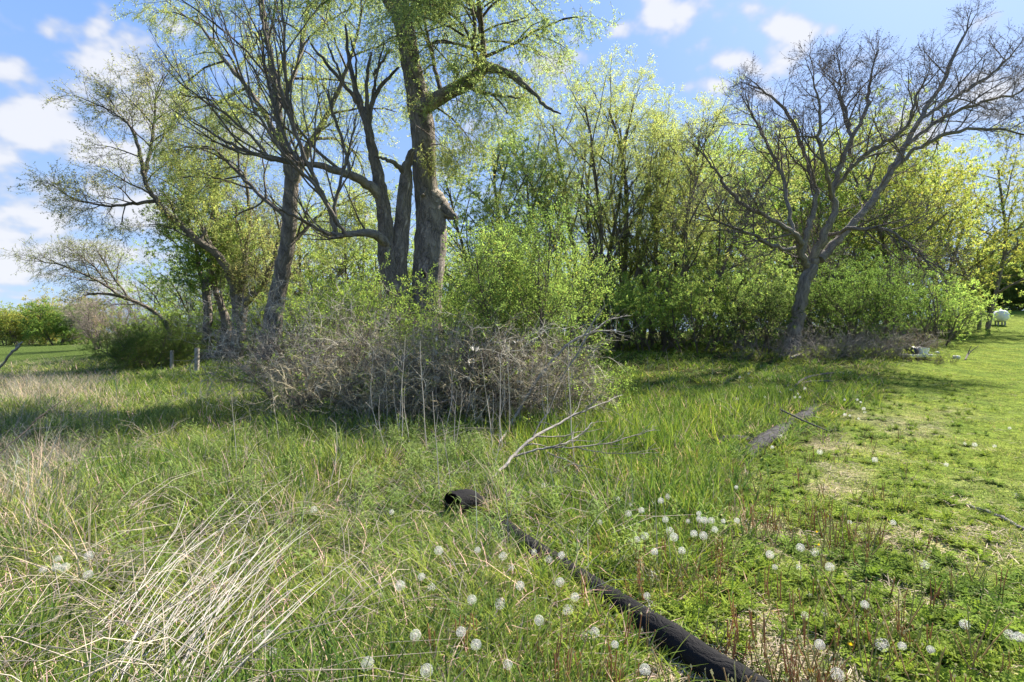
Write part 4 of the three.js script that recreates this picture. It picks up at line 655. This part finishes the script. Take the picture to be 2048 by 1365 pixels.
// ---------------------------------------------------------------- black drain pipe in the foreground
{
  M.pipe = new THREE.MeshPhysicalMaterial({ bumpMap: barkFine.bump, bumpScale: 0.005, color: new THREE.Color().setRGB(0.014, 0.0135, 0.014), roughness: 0.85, specularIntensity: 0.18 });
  const pipe = (name, label, pts, r, seed, open, flat) => {
    const curve = new THREE.CatmullRomCurve3(pts), len = curve.getLength(), n = Math.ceil(len / 0.012), org = pts[0].clone(), t = thing(name, label, 'drain pipe', org), G = new Geo(), c = [], rad = [];
    for (let i = 0; i <= n; i++) { const u = i / n, s = u * len; c.push(curve.getPointAt(u).sub(org)); rad.push(r * (1 + 0.028 * Math.sin(s / 0.026 * 6.2832) + 0.09 * perlin.noise(s * 5, seed, 2) + 0.06 * perlin.noise(s * 17, seed, 5))); }
    for (let i = 1; i < n; i++) c[i].add(V(0.012 * perlin.noise(i * 0.03, seed, 1), 0.012 * perlin.noise(i * 0.025, seed, 9), 0));
    G.tube(c, rad, 26, [1, 1, 1], 0.13, seed, !!flat, 0.45);
    if (flat) for (let i = 0; i < c.length; i++) for (let k = 0; k < 27; k++) { const j = (i * 27 + k) * 3 + 1; G.p[j] = c[i].y + (G.p[j] - c[i].y) * flat; }
    if (!open) { const cap = new Geo(); cap.tube([c[0].clone().lerp(c[1], 0.2), c[1]], [rad[0] * 0.97, rad[0] * 0.97], 26, [1, 1, 1], 0, 0, true); part('end_cap', cap.build(), M.pipe, t); }
    const cw = G.build(); if (flat) cw.computeVertexNormals(); part('corrugated_wall', cw, M.pipe, t);
    return [t, c, rad];
  };
  pipe('drain_pipe', 'long black corrugated drain pipe lying in the grass, running out at the bottom edge', PIPE.slice(1).map((p) => p.clone().add(V(0, -0.022, 0))), 0.070, 3);
  const e = hit(908, 1012, 0.09), [st, sc] = pipe('drain_pipe', 'short black pipe stub with an open end, left of the long pipe', [e, e.clone().add(V(0.09, 0.0, -0.10)), e.clone().add(V(0.18, -0.10, -0.26))], 0.10, 9, true);
  const lip = new Geo(), ax = V().subVectors(sc[3], sc[0]).normalize(); lip.tube([sc[0].clone().addScaledVector(ax, -0.012), sc[0].clone().addScaledVector(ax, 0.02)], [0.116, 0.116], 26, [1, 1, 1]); lip.tube([sc[0].clone().addScaledVector(ax, 0.02), sc[0].clone().addScaledVector(ax, -0.012)], [0.1, 0.1], 26, [1, 1, 1]);
  part('rim', lip.build(), M.pipe, st);
  M.sheet = new THREE.MeshPhysicalMaterial({ map: barkFine.map, bumpMap: barkFine.bump, bumpScale: 0.015, color: new THREE.Color().setRGB(0.11, 0.105, 0.11), roughness: 0.9, specularIntensity: 0.15 });
  const g = (x, y, a) => hit(x, y, a);
  const a = pipe('black_hose', 'grey-black wide hose half buried in grass, running diagonally near the lawn edge', [g(1490, 925, -0.06), g(1512, 895, 0.02), g(1545, 870, 0.04), g(1580, 850, -0.04), g(1605, 834, 0.05), g(1634, 814, -0.04)], 0.125, 14, false, 0.5)[0];
  const b = pipe('black_hose', 'short grey-black hose piece joining the wide hose from the left', [g(1425, 892, -0.05), g(1460, 878, 0.04), g(1500, 882, 0.02)], 0.11, 17, false, 0.5)[0];
  for (const o of [a, b]) o.children.forEach((m) => { m.material = M.sheet; });
  const rod = new Geo(), ra = g(1562, 820, 0.22), rb = g(1655, 862, 0.06); rod.tube([V(0, 0, 0), V().subVectors(rb, ra).multiplyScalar(0.5).add(V(0, -0.01, 0)), V().subVectors(rb, ra)], [0.012, 0.012, 0.009], 7, [0.06, 0.055, 0.05], 0, 0, true);
  const rm = part('dark_rod', rod.build(), M.wood, null); rm.position.copy(ra); tag(rm, 'thin dark rod lying across the wide grey-black hose', 'rod');
}
// ---------------------------------------------------------------- fallen branches
function branchThing(name, label, cat, lines, mat, o = {}) {           // lines of [px, py, width, height above ground | -depth]
  const R = rng(o.seed ?? 5), to = ([x, y, , h]) => (h < 0 ? P(x, y, -h) : hit(x, y, h + (o.lift ?? 0))), org = to(lines[0][0]), t = thing(name, label, cat, org, o.group), A = [];
  lines.forEach((q, li) => {
    const G = new Geo(), c = q.map((k) => to(k)), cur = new THREE.CatmullRomCurve3(c), n = (q.length - 1) * 5, pts = [], rad = [];
    for (let i = 0; i <= n; i++) { const f = i / n * (q.length - 1), k = Math.min(q.length - 2, Math.floor(f)), p = cur.getPoint(i / n); if (i) p.add(V(R.s(0.008), R.s(0.008), R.s(0.008))); rad.push(lerp(q[k][2], q[k + 1][2], f - k) * (o.thin ?? 1) / 2 / F * -p.z); pts.push(p.sub(org)); }
    G.tube(pts, rad, q[0][2] > 8 ? 10 : 6, o.col ?? [1, 1, 1], 0.08, li, true);
    let len = 0; for (let i = 1; i <= n; i++) len += pts[i].distanceTo(pts[i - 1]);
    if (o.kids) branchOff(G, pts, rad, len * (o.kidLen ?? 0.6), 1, { levels: 3, kids: [6, 4], ratio: 0.55, angle: 0.55, up: [0.05], wiggle: 0.25, minR: 0.0022, seg: 0.2, from: [0.2], maxLen: o.maxLen ?? 0.9 }, R, A, o.kids, 0.3);
    part(li ? 'branch' : 'main_branch', G.build(), mat, t);
  });
  return t;
}
branchThing('fallen_branch', 'thick pale grey fallen branch with a fan of bare twigs, right of the middle', 'branch', [[[985, 955, 7, 0.1], [1012, 930, 13, 0.14], [1034, 905, 13, 0.2], [1062, 880, 12, 0.28], [1100, 858, 10, 0.34], [1150, 830, 8, 0.42], [1195, 812, 5, 0.5], [1245, 790, 3, 0.55]], [[1025, 915, 8, 0.16], [1075, 900, 8, 0.2], [1120, 890, 7, 0.25], [1160, 870, 6, 0.3], [1185, 845, 4, 0.4]], [[1105, 895, 6, 0.22], [1150, 895, 6, 0.22], [1210, 888, 5, 0.24], [1270, 872, 4, 0.28], [1310, 860, 3, 0.3]], [[1150, 895, 5, 0.2], [1200, 905, 4, 0.2], [1260, 908, 3, 0.22], [1320, 905, 2, 0.22]], [[1095, 905, 5, 0.15], [1150, 928, 5, 0.12], [1200, 940, 4, 0.1], [1250, 968, 2, 0.06]], [[1148, 928, 4, 0.12], [1120, 938, 3, 0.1], [1095, 950, 2, 0.05]]], M.deadWood, { kids: 9, kidLen: 0.6, maxLen: 1.0, seed: 1101, lift: 0.05, thin: 0.5 });
branchThing('leaning_dead_branch', 'slanting grey dead branch propped against the right end of the thicket', 'branch', [[[1000, 885, 7, 0.1], [1024, 845, 9, -7.9], [1052, 795, 9, -8.1], [1088, 742, 8, -8.3], [1141, 686, 7, -8.5], [1178, 668, 5, -8.6], [1215, 662, 4, -8.7], [1250, 666, 2, -8.8]], [[1165, 675, 5, -8.6], [1190, 640, 4, -8.6], [1210, 610, 2, -8.6]], [[1178, 668, 4, -8.6], [1220, 640, 3, -8.9], [1262, 632, 2, -9.1]], [[1120, 760, 4, -8.2], [1160, 700, 4, -8.2], [1185, 650, 2, -8.3]]], M.deadWood, { kids: 8, kidLen: 0.5, maxLen: 0.8, seed: 1111, thin: 0.75 });
branchThing('fallen_stick', 'dark forked stick lying on the grass in front of the bare tree', 'stick', [[[1590, 772, 4, 0.05], [1612, 757, 5, 0.1], [1640, 750, 4, 0.12], [1668, 746, 3, 0.08]], [[1598, 768, 4, 0.04], [1632, 763, 5, 0.05], [1666, 763, 4, 0.04]]], M.darkBark, { kids: 2, kidLen: 0.3, seed: 1121 });
branchThing('lawn_stick', 'long grey stick lying on the lawn at the right edge', 'stick', [[[1932, 1010, 5, 0.015], [1965, 1020, 7, 0.02], [2005, 1036, 7, 0.02], [2060, 1062, 6, 0.02], [2120, 1085, 4, 0.02]]], M.deadWood, { seed: 1131 });
branchThing('broken_stick', 'slanting broken stick with a pale split end at the left edge', 'stick', [[[-40, 775, 6, -9.3], [0, 735, 6, -9.2], [22, 706, 7, -9.1], [33, 697, 7, -9.1], [44, 684, 4, -9.1]], [[30, 700, 3, -9.1], [36, 684, 2, -9.15]]], M.deadWood, { seed: 1141, thin: 0.7 });
branchThing('dark_dead_stem', 'long dark dead stem slanting up from the left edge over the straw', 'stem', [[[-30, 930, 4, -5.2], [30, 880, 4, -5.4], [75, 838, 4, -5.6], [122, 800, 2, -5.8]], [[75, 838, 2, -5.6], [108, 822, 1.5, -5.5], [130, 812, 1, -5.4]]], M.twig, { seed: 1151, thin: 0.6 });
branchThing('slender_shoot', 'two thin dark shoots standing on the lawn right of the white slab', 'shoot', [[[1931, 720, 2.5, 0.02], [1937, 706, 2, -20.5], [1943, 692, 1, -20.5]], [[1931, 720, 2.5, 0.02], [1942, 704, 2, -20.5], [1958, 692, 1, -20.5]]], M.twig, { seed: 1161 });
[[1582, 716, 1606, 709, 'pale short log lying left of the bare trunk base'], [1640, 708, 1655, 706, 'pale small log in the litter right of the bare trunk base']].forEach(([x0, y0, x1, y1, l], i) => branchThing('log', l, 'log', [[[x0, y0, 6, 0.12], [(x0 + x1) / 2, (y0 + y1) / 2, 8, 0.14], [x1, y1, 7, 0.16]]], M.deadWood, { seed: 1170 + i, group: 'logs under the bare tree' }));
// brushwood around the bare trunk
[[1640, 19.4, 1.5, 'pile of dead brushwood right of the bare trunk'], [1700, 19.8, 1.5, 'tangle of bare dead stems in front of the dark shrubs'], [1765, 20.3, 1.3, 'brushwood heap left of the brown bush by the white slab'], [1565, 19.6, 1.5, 'bare dead stems left of the bare trunk']].forEach(([px, d, h, l], i) =>
  plantTree('brushwood', l, 'brushwood', onGround(px, d), 1180 + i, { group: 'dead brushwood under the bare tree', h, stems: 14, spread: 1.0, foot: 0.6, r: 0.014, bark: M.deadWood, grow: gThicket, crown: [{ geo: SPRIG.greyTwig, mat: M.wood, count: 80, jitter: 0.3, scale: 0.9, loose: 0.8, tint: [0.7, 0.66, 0.58] }] }));
plantTree('brown_bush', 'rounded brown leafless bush behind the white slab', 'bush', onGround(1805, 21.5), 1190, { h: 1.1, stems: 12, spread: 0.7, foot: 0.3, r: 0.012, bark: M.twig, grow: gThicket, crown: [{ geo: SPRIG.brownTwig, mat: M.wood, count: 260, jitter: 0.2, scale: 0.75, loose: 0.8, tint: [0.85, 0.72, 0.6] }] });
[[1470, 19.2, 0.5], [1530, 19, 0.5], [1620, 18.4, 0.55], [1680, 18.6, 0.6], [1720, 18.8, 0.5], [1780, 19.3, 0.6], [1850, 18.6, 0.55], [1880, 19.2, 0.45]].forEach(([px, d, h], i) =>
  plantTree('low_weed_clump', ['greyish weed clump at the shaded meadow end left of the bare tree', 'low weed clump just left of the bare trunk base', 'yellow-green weed clump in front of the bare trunk', 'weed clump right of the pale small log', 'weed clump in front of the brushwood tangle', 'weed clump left of the white slab', 'tall weed clump in front of the white slab', 'last weed clump right of the white slab'][i], 'weeds', onGround(px, d), 1200 + i, { group: 'weed clumps along the foot of the hedge', h, stems: 7, spread: 0.7, foot: 0.3, r: 0.006, bark: M.twig, grow: { ...gShrub, seg: 0.15 }, crown: [{ geo: SPRIG.broad, count: 70, jitter: 0.15, scale: 0.45, tint: [0.8, 0.85, 0.8], tint2: [1.2, 1.1, 0.9] }] }));
// ---------------------------------------------------------------- dried weed stems in front of the thicket
{
  const R = rng(1301), mk = (s, fl) => { const G = new Geo(), f = new Geo(), Q = rng(s), H = Q.r(0.75, 1.25), pts = [V(0, -0.05, 0)], l = V(Q.s(0.18), 1, Q.s(0.18)).normalize(); for (let i = 1; i <= 6; i++) pts.push(pts[i - 1].clone().addScaledVector(l.add(V(Q.s(0.13), 0, Q.s(0.13))).normalize(), H / 6));
    G.tube(pts, pts.map((_, i) => 0.0058 - i * 0.0006), 5, [0.58, 0.53, 0.45]);
    for (let k = 0; k < 4; k++) { const p = pts[3 + Q.i(4)], d = V(Q.s(1), 0.9, Q.s(1)).normalize(); G.tube([p, p.clone().addScaledVector(d, Q.r(0.08, 0.2))], [0.003, 0.0015], 3, [0.5, 0.45, 0.38]); if (fl) for (let q = 0; q < 3; q++) f.leaf(p.clone().addScaledVector(d, 0.06), V(Q.s(0.6), 0.7, Q.s(0.6)).normalize(), Q.r(0.07, 0.12), 0.035, V(1, 0, 0.3).normalize(), [0.72, 0.70, 0.64]); }
    return [G.build(false), fl ? f.build(false) : null]; };
  const kinds = [mk(1, true), mk(2, false), mk(3, false), mk(4, true), mk(5, false)];
  for (let i = 0; i < 40; i++) {
    const fl = i < 6, k = fl ? [0, 3][i % 2] : [1, 2, 4][i % 3], px = fl ? [872, 1018, 1040, 872, 950, 1060][i] : R.r(700, 1170), d = fl ? R.r(7.6, 8.8) : R.r(6.0, 8.9);
    const t = thing('dried_weed_stem', fl ? 'pale dried stem with split fluffy pods standing before the thicket' : 'thin pale dried weed stem standing in front of the thicket', 'dried weed', onGround(px, d), fl ? 'dried pod stems before the thicket' : 'dried weed stems before the thicket');
    t.rotation.y = R() * 6.28; t.scale.setScalar(R.r(0.8, 1.25)); part('stem', kinds[k][0], M.straw, t); if (fl) part('seed_pods', kinds[k][1], M.fluff, t);
  }
  [[475, 960], [560, 905], [655, 1000], [880, 1020], [905, 1010], [985, 960], [240, 860], [1340, 760], [1420, 770], [1300, 790]].forEach(([x, y], i) => { const t = thing('dry_stalk', ['lone dry stalk at the left of the shaded grass', 'dry stalk rising out of the dark shadow', 'leaning dry stalk below the dark shadow', 'dry stalk left of the pipe stub', 'dry stalk right before the pipe stub', 'dry stalk between pipe stub and fallen branch', 'dry stalk in the left meadow', 'dry stalk at the far meadow strip, left one', 'dry stalk at the far meadow strip, right one', 'dry stalk in the meadow right of the bramble'][i], 'dry stalk', hit(x, y)); t.rotation.y = i * 2; t.scale.setScalar(0.75 + 0.05 * (i % 4)); part('stem', kinds[[1, 2, 4][i % 3]][0], M.straw, t); });
}
// large-leaved burdock
[[838, 905, 'large-leaved burdock plant in the shade below the thicket'], [1062, 858, 'large-leaved burdock plant under the slanting dead branch']].forEach(([x, y, l], i) => {
  const R = rng(1400 + i), t = thing('burdock_plant', l, 'plant', hit(x, y)); 
  for (let k = 0; k < 9; k++) { const a = k * 2.4 + R.s(0.3), G = new Geo(), d = V(Math.cos(a), R.r(0.4, 1.4), Math.sin(a)).normalize(), p = d.clone().multiplyScalar(R.r(0.12, 0.3)), sd = V(-Math.sin(a), 0, Math.cos(a)), c = [0.20 * R.r(0.8, 1.2), 0.30, 0.06];
    G.tube([V(0, 0, 0), p.clone().multiplyScalar(0.5).add(V(0, 0.02, 0)), p], [0.006, 0.005, 0.004], 5, [0.25, 0.3, 0.1]);
    const L = R.r(0.18, 0.3), W = L * 0.8, o = V(Math.cos(a), 0.1, Math.sin(a)), n = 7, ids = [];
    for (let q = 0; q <= n; q++) { const u = q / n, w = W * 0.5 * Math.pow(Math.sin(Math.PI * clamp(u * 0.93 + 0.07)), 0.6) * (1 + 0.06 * Math.sin(q * 2.7)), m = p.clone().addScaledVector(o, L * (u - 0.1)).add(V(0, -L * 0.35 * u * u, 0)); ids.push([-1, 0, 1].map((s) => G.v(m.clone().addScaledVector(sd, s * w).add(V(0, s ? 0.02 + 0.012 * Math.sin(q * 1.9 + s) : 0, 0)), UPV, c))); }
    for (let q = 0; q < n; q++) for (let s = 0; s < 2; s++) G.x.push(ids[q][s], ids[q][s + 1], ids[q + 1][s], ids[q][s + 1], ids[q + 1][s + 1], ids[q + 1][s]);
    const g = G.build(false); g.computeVertexNormals(); part('leaf', g, M.leaf, t); }
});
// ---------------------------------------------------------------- fence posts, tank, slab
[[393, 745, 697, 9, 'taller weathered wooden fence post in the meadow, nearer one'], [343, 738, 702, 7, 'shorter weathered fence post, farther left']].forEach(([x, y, y1, w, l], i) => {
  const b = hit(x, y), d = -b.z, H = (y - y1) / F * d, r = w / 2 / F * d, G = new Geo(); G.tube([V(0, -0.3, 0), V(0.005, H * 0.3, 0), V(0.01, H * 0.7, 0), V(0.012, H, 0), V(0.012, H + 0.015, 0)], [r * 1.05, r * 1.02, r, r * 0.97, r * 0.8], 14, [1, 1, 1], 0.06, i, true);
  const m = part('fence_post', G.build(), M.post, null); m.position.copy(b); tag(m, l, 'fence post', 'fence posts in the meadow');
});
{
  const c = P(2001, 639, 43), gy = ground(c.x, c.z), t = thing('propane_tank', 'white rounded gas tank on short legs on the rising lawn', 'gas tank', V(c.x, gy, c.z)); t.rotation.y = -0.6; t.scale.setScalar(0.9);
  const white = new THREE.MeshPhysicalMaterial({ color: new THREE.Color().setRGB(0.74, 0.76, 0.78), roughness: 0.42, clearcoat: 0.25, clearcoatRoughness: 0.4 }), steel = new THREE.MeshStandardMaterial({ color: new THREE.Color().setRGB(0.3, 0.3, 0.31), roughness: 0.6 }), R0 = 0.50, L = 1.0, prof = [];
  for (let i = 0; i <= 14; i++) { const a = -Math.PI / 2 + i / 14 * Math.PI / 2; prof.push(new THREE.Vector2(R0 * Math.cos(a) + 1e-4, -L + R0 * 0.75 * Math.sin(a))); }
  for (let i = 0; i <= 14; i++) { const a = i / 14 * Math.PI / 2; prof.push(new THREE.Vector2(R0 * Math.cos(a) + 1e-4, L + R0 * 0.75 * Math.sin(a))); }
  const body = new THREE.LatheGeometry(prof, 40); body.rotateX(Math.PI / 2); body.translate(0, 0.78, 0); part('tank_body', body, white, t);
  for (const z of [-L, L]) { const s = new THREE.TorusGeometry(R0 + 0.002, 0.008, 6, 40); s.translate(0, 0.78, z); part('weld_seam', s, white, t); }
  const dome = new THREE.SphereGeometry(0.19, 24, 10, 0, Math.PI * 2, 0, Math.PI / 2); dome.scale(1, 0.8, 1); dome.translate(0, 1.26, 0); part('valve_cover', dome, white, t);
  for (const z of [-0.75, 0.75]) for (const x of [-0.22, 0.22]) { const g = new THREE.BoxGeometry(0.12, 0.42, 0.08, 1, 1, 1); g.translate(x, 0.17, z); part('leg', g, steel, t); }
}
{
  const p = hit(1834, 719), x = p.x, z = p.z, y = p.y;
  const conc = new THREE.MeshStandardMaterial({ map: barkFine.map, color: new THREE.Color().setRGB(0.85, 0.84, 0.82), roughness: 0.9 });
  const sh = new THREE.Shape(); sh.moveTo(-0.5, -0.28); sh.lineTo(0.5, -0.28); sh.lineTo(0.5, 0.28); sh.lineTo(-0.5, 0.28); sh.closePath();
  const sg = new THREE.ExtrudeGeometry(sh, { depth: 0.07, bevelEnabled: true, bevelSize: 0.012, bevelThickness: 0.012, bevelSegments: 2 }); sg.rotateX(-Math.PI / 2);
  const slab = part('concrete_slab', sg, conc, null); slab.position.set(x, y + 0.10, z); slab.rotation.y = 0.12; tag(slab, 'thin white concrete slab at the foot of the hedge', 'slab');
  const white = new THREE.MeshPhysicalMaterial({ color: new THREE.Color().setRGB(0.72, 0.74, 0.80), roughness: 0.45, side: THREE.DoubleSide });
  const t = thing('white_bucket', 'white plastic bucket standing on the concrete slab', 'bucket', V(x + 0.24, y + 0.185, z));
  const bp = [[0.001, 0], [0.15, 0], [0.152, 0.01], [0.178, 0.2], [0.19, 0.205], [0.19, 0.22], [0.18, 0.22], [0.172, 0.205], [0.146, 0.02], [0.001, 0.02]].map(([a, b]) => new THREE.Vector2(a, b)); part('bucket_body', new THREE.LatheGeometry(bp, 28), white, t);
  const h = new THREE.TorusGeometry(0.185, 0.005, 6, 20, Math.PI); h.rotateX(-1.2); h.translate(0, 0.19, 0); part('handle', h, new THREE.MeshStandardMaterial({ color: 0x555555, roughness: 0.4, metalness: 0.8 }), t);
  const bag = new THREE.SphereGeometry(0.2, 28, 20), bpz = bag.attributes.position; for (let i = 0; i < bpz.count; i++) { const v = V().fromBufferAttribute(bpz, i), k = 1 + 0.5 * fbm(v.x * 7, v.y * 7, v.z * 7, 3); v.multiplyScalar(k); v.y = Math.max(v.y, -0.12); bpz.setXYZ(i, v.x, v.y * 0.8, v.z); } bag.computeVertexNormals();
  const bm = part('black_bag', bag, new THREE.MeshPhysicalMaterial({ color: 0x0b0b0d, roughness: 0.5 }), null); bm.position.set(x - 0.16, y + 0.285, z); tag(bm, 'crumpled black bag on the slab beside the white bucket', 'bag');
  [[1914, 718, 0.13, 'white stone on the lawn right of the slab, larger one'], [1875, 707, 0.08, 'small white stone just behind the slab']].forEach(([px, py, r, l], i) => { const g = new THREE.IcosahedronGeometry(r, 3), q = g.attributes.position; for (let k = 0; k < q.count; k++) { const v = V().fromBufferAttribute(q, k); v.multiplyScalar(1 + 0.35 * fbm(v.x * 9 + i, v.y * 9, v.z * 9, 3)); q.setXYZ(k, v.x, v.y * 0.65, v.z); } g.computeVertexNormals(); const s = part('white_stone', g, conc, null); s.position.copy(hit(px, py)).add(V(0, r * 0.4, 0)); tag(s, l, 'stone'); });
}
// ---------------------------------------------------------------- dandelions
{
  const clock = (seed, full) => { const R = rng(seed), G = new Geo(), r = 0.0250, N = 165;
    for (let i = 0; i < N; i++) { const y = 1 - (i + 0.5) / N * 1.82, a = i * 2.39996; if (R() > full) continue; const s = Math.sqrt(1 - Math.min(1, y * y)), d = V(Math.cos(a) * s, y, Math.sin(a) * s), e = d.clone().multiplyScalar(r * R.r(0.92, 1.06));
      const u = sideOf(d, R), w = V().crossVectors(d, u); G.blade(d.clone().multiplyScalar(0.005), d, e.length() - 0.005, 0.0009, u, null, [0.75, 0.72, 0.66], 1);
      for (let k = 0; k < 7; k++) { const b = k / 7 * 6.2832 + R.s(0.2), f = V().addScaledVector(u, Math.cos(b)).addScaledVector(w, Math.sin(b)).addScaledVector(d, 0.5).normalize(); G.blade(e, f, 0.0068, 0.0009, V().crossVectors(f, d).normalize(), null, [0.9, 0.9, 0.89], 1); } }
    return G.build(false); };
  const core = new THREE.SphereGeometry(0.0055, 10, 8), stemG = (seed) => { const R = rng(seed), G = new Geo(); const b = V(R.s(0.06), -1, R.s(0.06)); G.tube([b, b.clone().multiplyScalar(0.5).add(V(R.s(0.03), 0, R.s(0.03))), V(0, 0, 0)], [0.0036, 0.0034, 0.0028], 5, [0.46, 0.31, 0.15]); return G.build(false); };
  const heads = [clock(1501, 1), clock(1502, 1), clock(1503, 0.8), clock(1504, 0.45), clock(1505, 0.12)], stems = [1, 2, 3].map((s) => stemG(1510 + s));
  M.core = new THREE.MeshStandardMaterial({ color: new THREE.Color().setRGB(0.32, 0.27, 0.17), roughness: 0.9 });
  const R = rng(1520), near = (px, py, h) => hit(px, py, h);
  const zones = [
    ['white dandelion seed head in the dense patch right of the long black pipe', 'dandelion clocks right of the pipe', 0.24, [[1257, 1028], [1283, 1021], [1306, 1008], [1322, 1002], [1336, 994], [1331, 1040], [1376, 1043], [1399, 1039], [1398, 1028], [1409, 1041], [1423, 1042], [1447, 1043], [1474, 1042], [1388, 1068], [1340, 1063], [1290, 1073], [1274, 1079], [1260, 1083], [1309, 1104], [1364, 1102], [1305, 1153], [1407, 1072], [1262, 1010], [1473, 975], [1236, 998], [1200, 1045], [1348, 1075], [1430, 1060]]],
    ['white dandelion seed head in the grass along the near side of the long black pipe', 'dandelion clocks left of the pipe', 0.24, [[877, 1102], [955, 1101], [1006, 1113], [1023, 1136], [1056, 1143], [1068, 1105], [1097, 1120], [1123, 1111], [843, 1154], [863, 1175], [800, 1172], [944, 1200], [1136, 1221], [831, 1271], [922, 1265], [952, 1290], [1172, 1272], [1190, 1265], [735, 1328], [1078, 1241], [1016, 1330], [853, 1342], [1299, 1214], [1294, 1193], [1087, 972], [783, 1025], [627, 1020], [1000, 1208], [1150, 1195], [1040, 1172], [1120, 1165], [760, 1190], [1230, 1290], [1290, 1340]]],
    ['greyish dandelion seed head in the straw at the left', 'dandelion clocks at the left', 0.22, [[116, 1118], [112, 1135], [129, 1135], [176, 1150], [178, 1112], [35, 925], [85, 1140]]],
    ['ragged dandelion seed head among the flattened pale stalks', 'dandelion clocks among the flattened stalks', 0.2, [[537, 1270], [545, 1305], [515, 1278]]],
    ['white dandelion seed head on the worn lawn edge at the lower right', 'dandelion clocks at the lower right', 0.17, [[1601, 1096], [1598, 1135], [1660, 1135], [1550, 1135], [1610, 1232], [1648, 1228], [1730, 1210], [1765, 1290], [1805, 1293], [1862, 1300], [1675, 1350], [2033, 992], [1787, 1046], [1630, 1105], [1540, 1110], [1700, 1045], [1850, 1130], [1620, 1190], [2020, 1270], [2040, 1275], [1930, 1250], [1640, 1290]]],
    ['white dandelion seed head at the lawn edge in the middle distance', 'dandelion clocks in the middle distance', 0.2, [[1475, 798], [1530, 795], [1560, 785], [1582, 780], [1590, 795], [1595, 788], [1600, 795], [1690, 830], [1700, 832], [1715, 800], [1722, 805], [1728, 818], [1730, 825], [1718, 838], [1545, 895], [1562, 872], [1655, 780], [1690, 800], [1930, 888], [1950, 890], [1990, 893], [2020, 857], [1424, 790], [1480, 755], [1498, 748], [1750, 920], [1893, 930], [1640, 905], [1575, 800], [1610, 778], [1500, 775], [1420, 800], [1730, 780]]]];
  let made = 0; const proto = [];
  for (let v = 0; v < 5; v++) { const t = new THREE.Group(); t.name = 'dandelion'; const c = new THREE.Mesh(core, M.core), h = new THREE.Mesh(heads[v], M.fluff), s = new THREE.Mesh(stems[v % 3], M.straw); s.name = 'stem'; h.name = 'seed_head'; c.name = 'seed_base'; for (const m of [s, h, c]) { m.castShadow = m.receiveShadow = true; t.add(m); } proto.push(t); }
  for (const [label, group, hh, list] of zones) for (const [px, py] of list) {
    const h = hh * R.r(0.75, 1.2), p = near(px, py, h), v = R() < 0.6 ? made % 2 : 2 + made % 3, o = proto[v].clone(); made++;
    o.name = numbered('dandelion'); o.traverse((k) => { if (k !== o) k.name = numbered(k.name); }); tag(o, label, 'dandelion', group); o.position.copy(p);
    const sz = R.r(0.55, 0.98) * (1 + Math.max(0, -p.z - 4) * 0.05); o.children[0].scale.set(h * 0.8, h, h * 0.8); for (const k of [1, 2]) { o.children[k].scale.setScalar(sz); o.children[k].rotation.set(R.s(0.4), R() * 6, R.s(0.4)); } scene.add(o);
  }
  const pet = new Geo(), Q = rng(1530); for (let i = 0; i < 60; i++) { const a = i * 2.4, u = Math.sqrt(i / 60); pet.blade(V(0, 0, 0), V(Math.cos(a) * u, 0.35 + 0.7 * (1 - u), Math.sin(a) * u).normalize(), 0.017, 0.004, V(-Math.sin(a), 0, Math.cos(a)), null, [0.85, 0.60 + Q.s(0.06), 0.01], 1); }
  const petG = pet.build(false);
  [[1638, 1092, 'yellow dandelion flower on the lawn edge, near the seed head pair'], [1634, 1066, 'partly open yellow dandelion on the lawn edge'], [1622, 1345, 'yellow dandelion flower near the bottom edge, right of the pipe'], [1702, 1292, 'small yellow dandelion flower between seed heads at the lower right']].forEach(([x, y, l]) => { const t = thing('yellow_dandelion', l, 'dandelion', hit(x, y, 0.1), 'yellow dandelions'); part('flower', petG, M.leaf, t); const s = part('stem', stems[0], M.straw, t); s.scale.set(0.08, 0.1, 0.08); });
}

renderer.render(scene, camera);
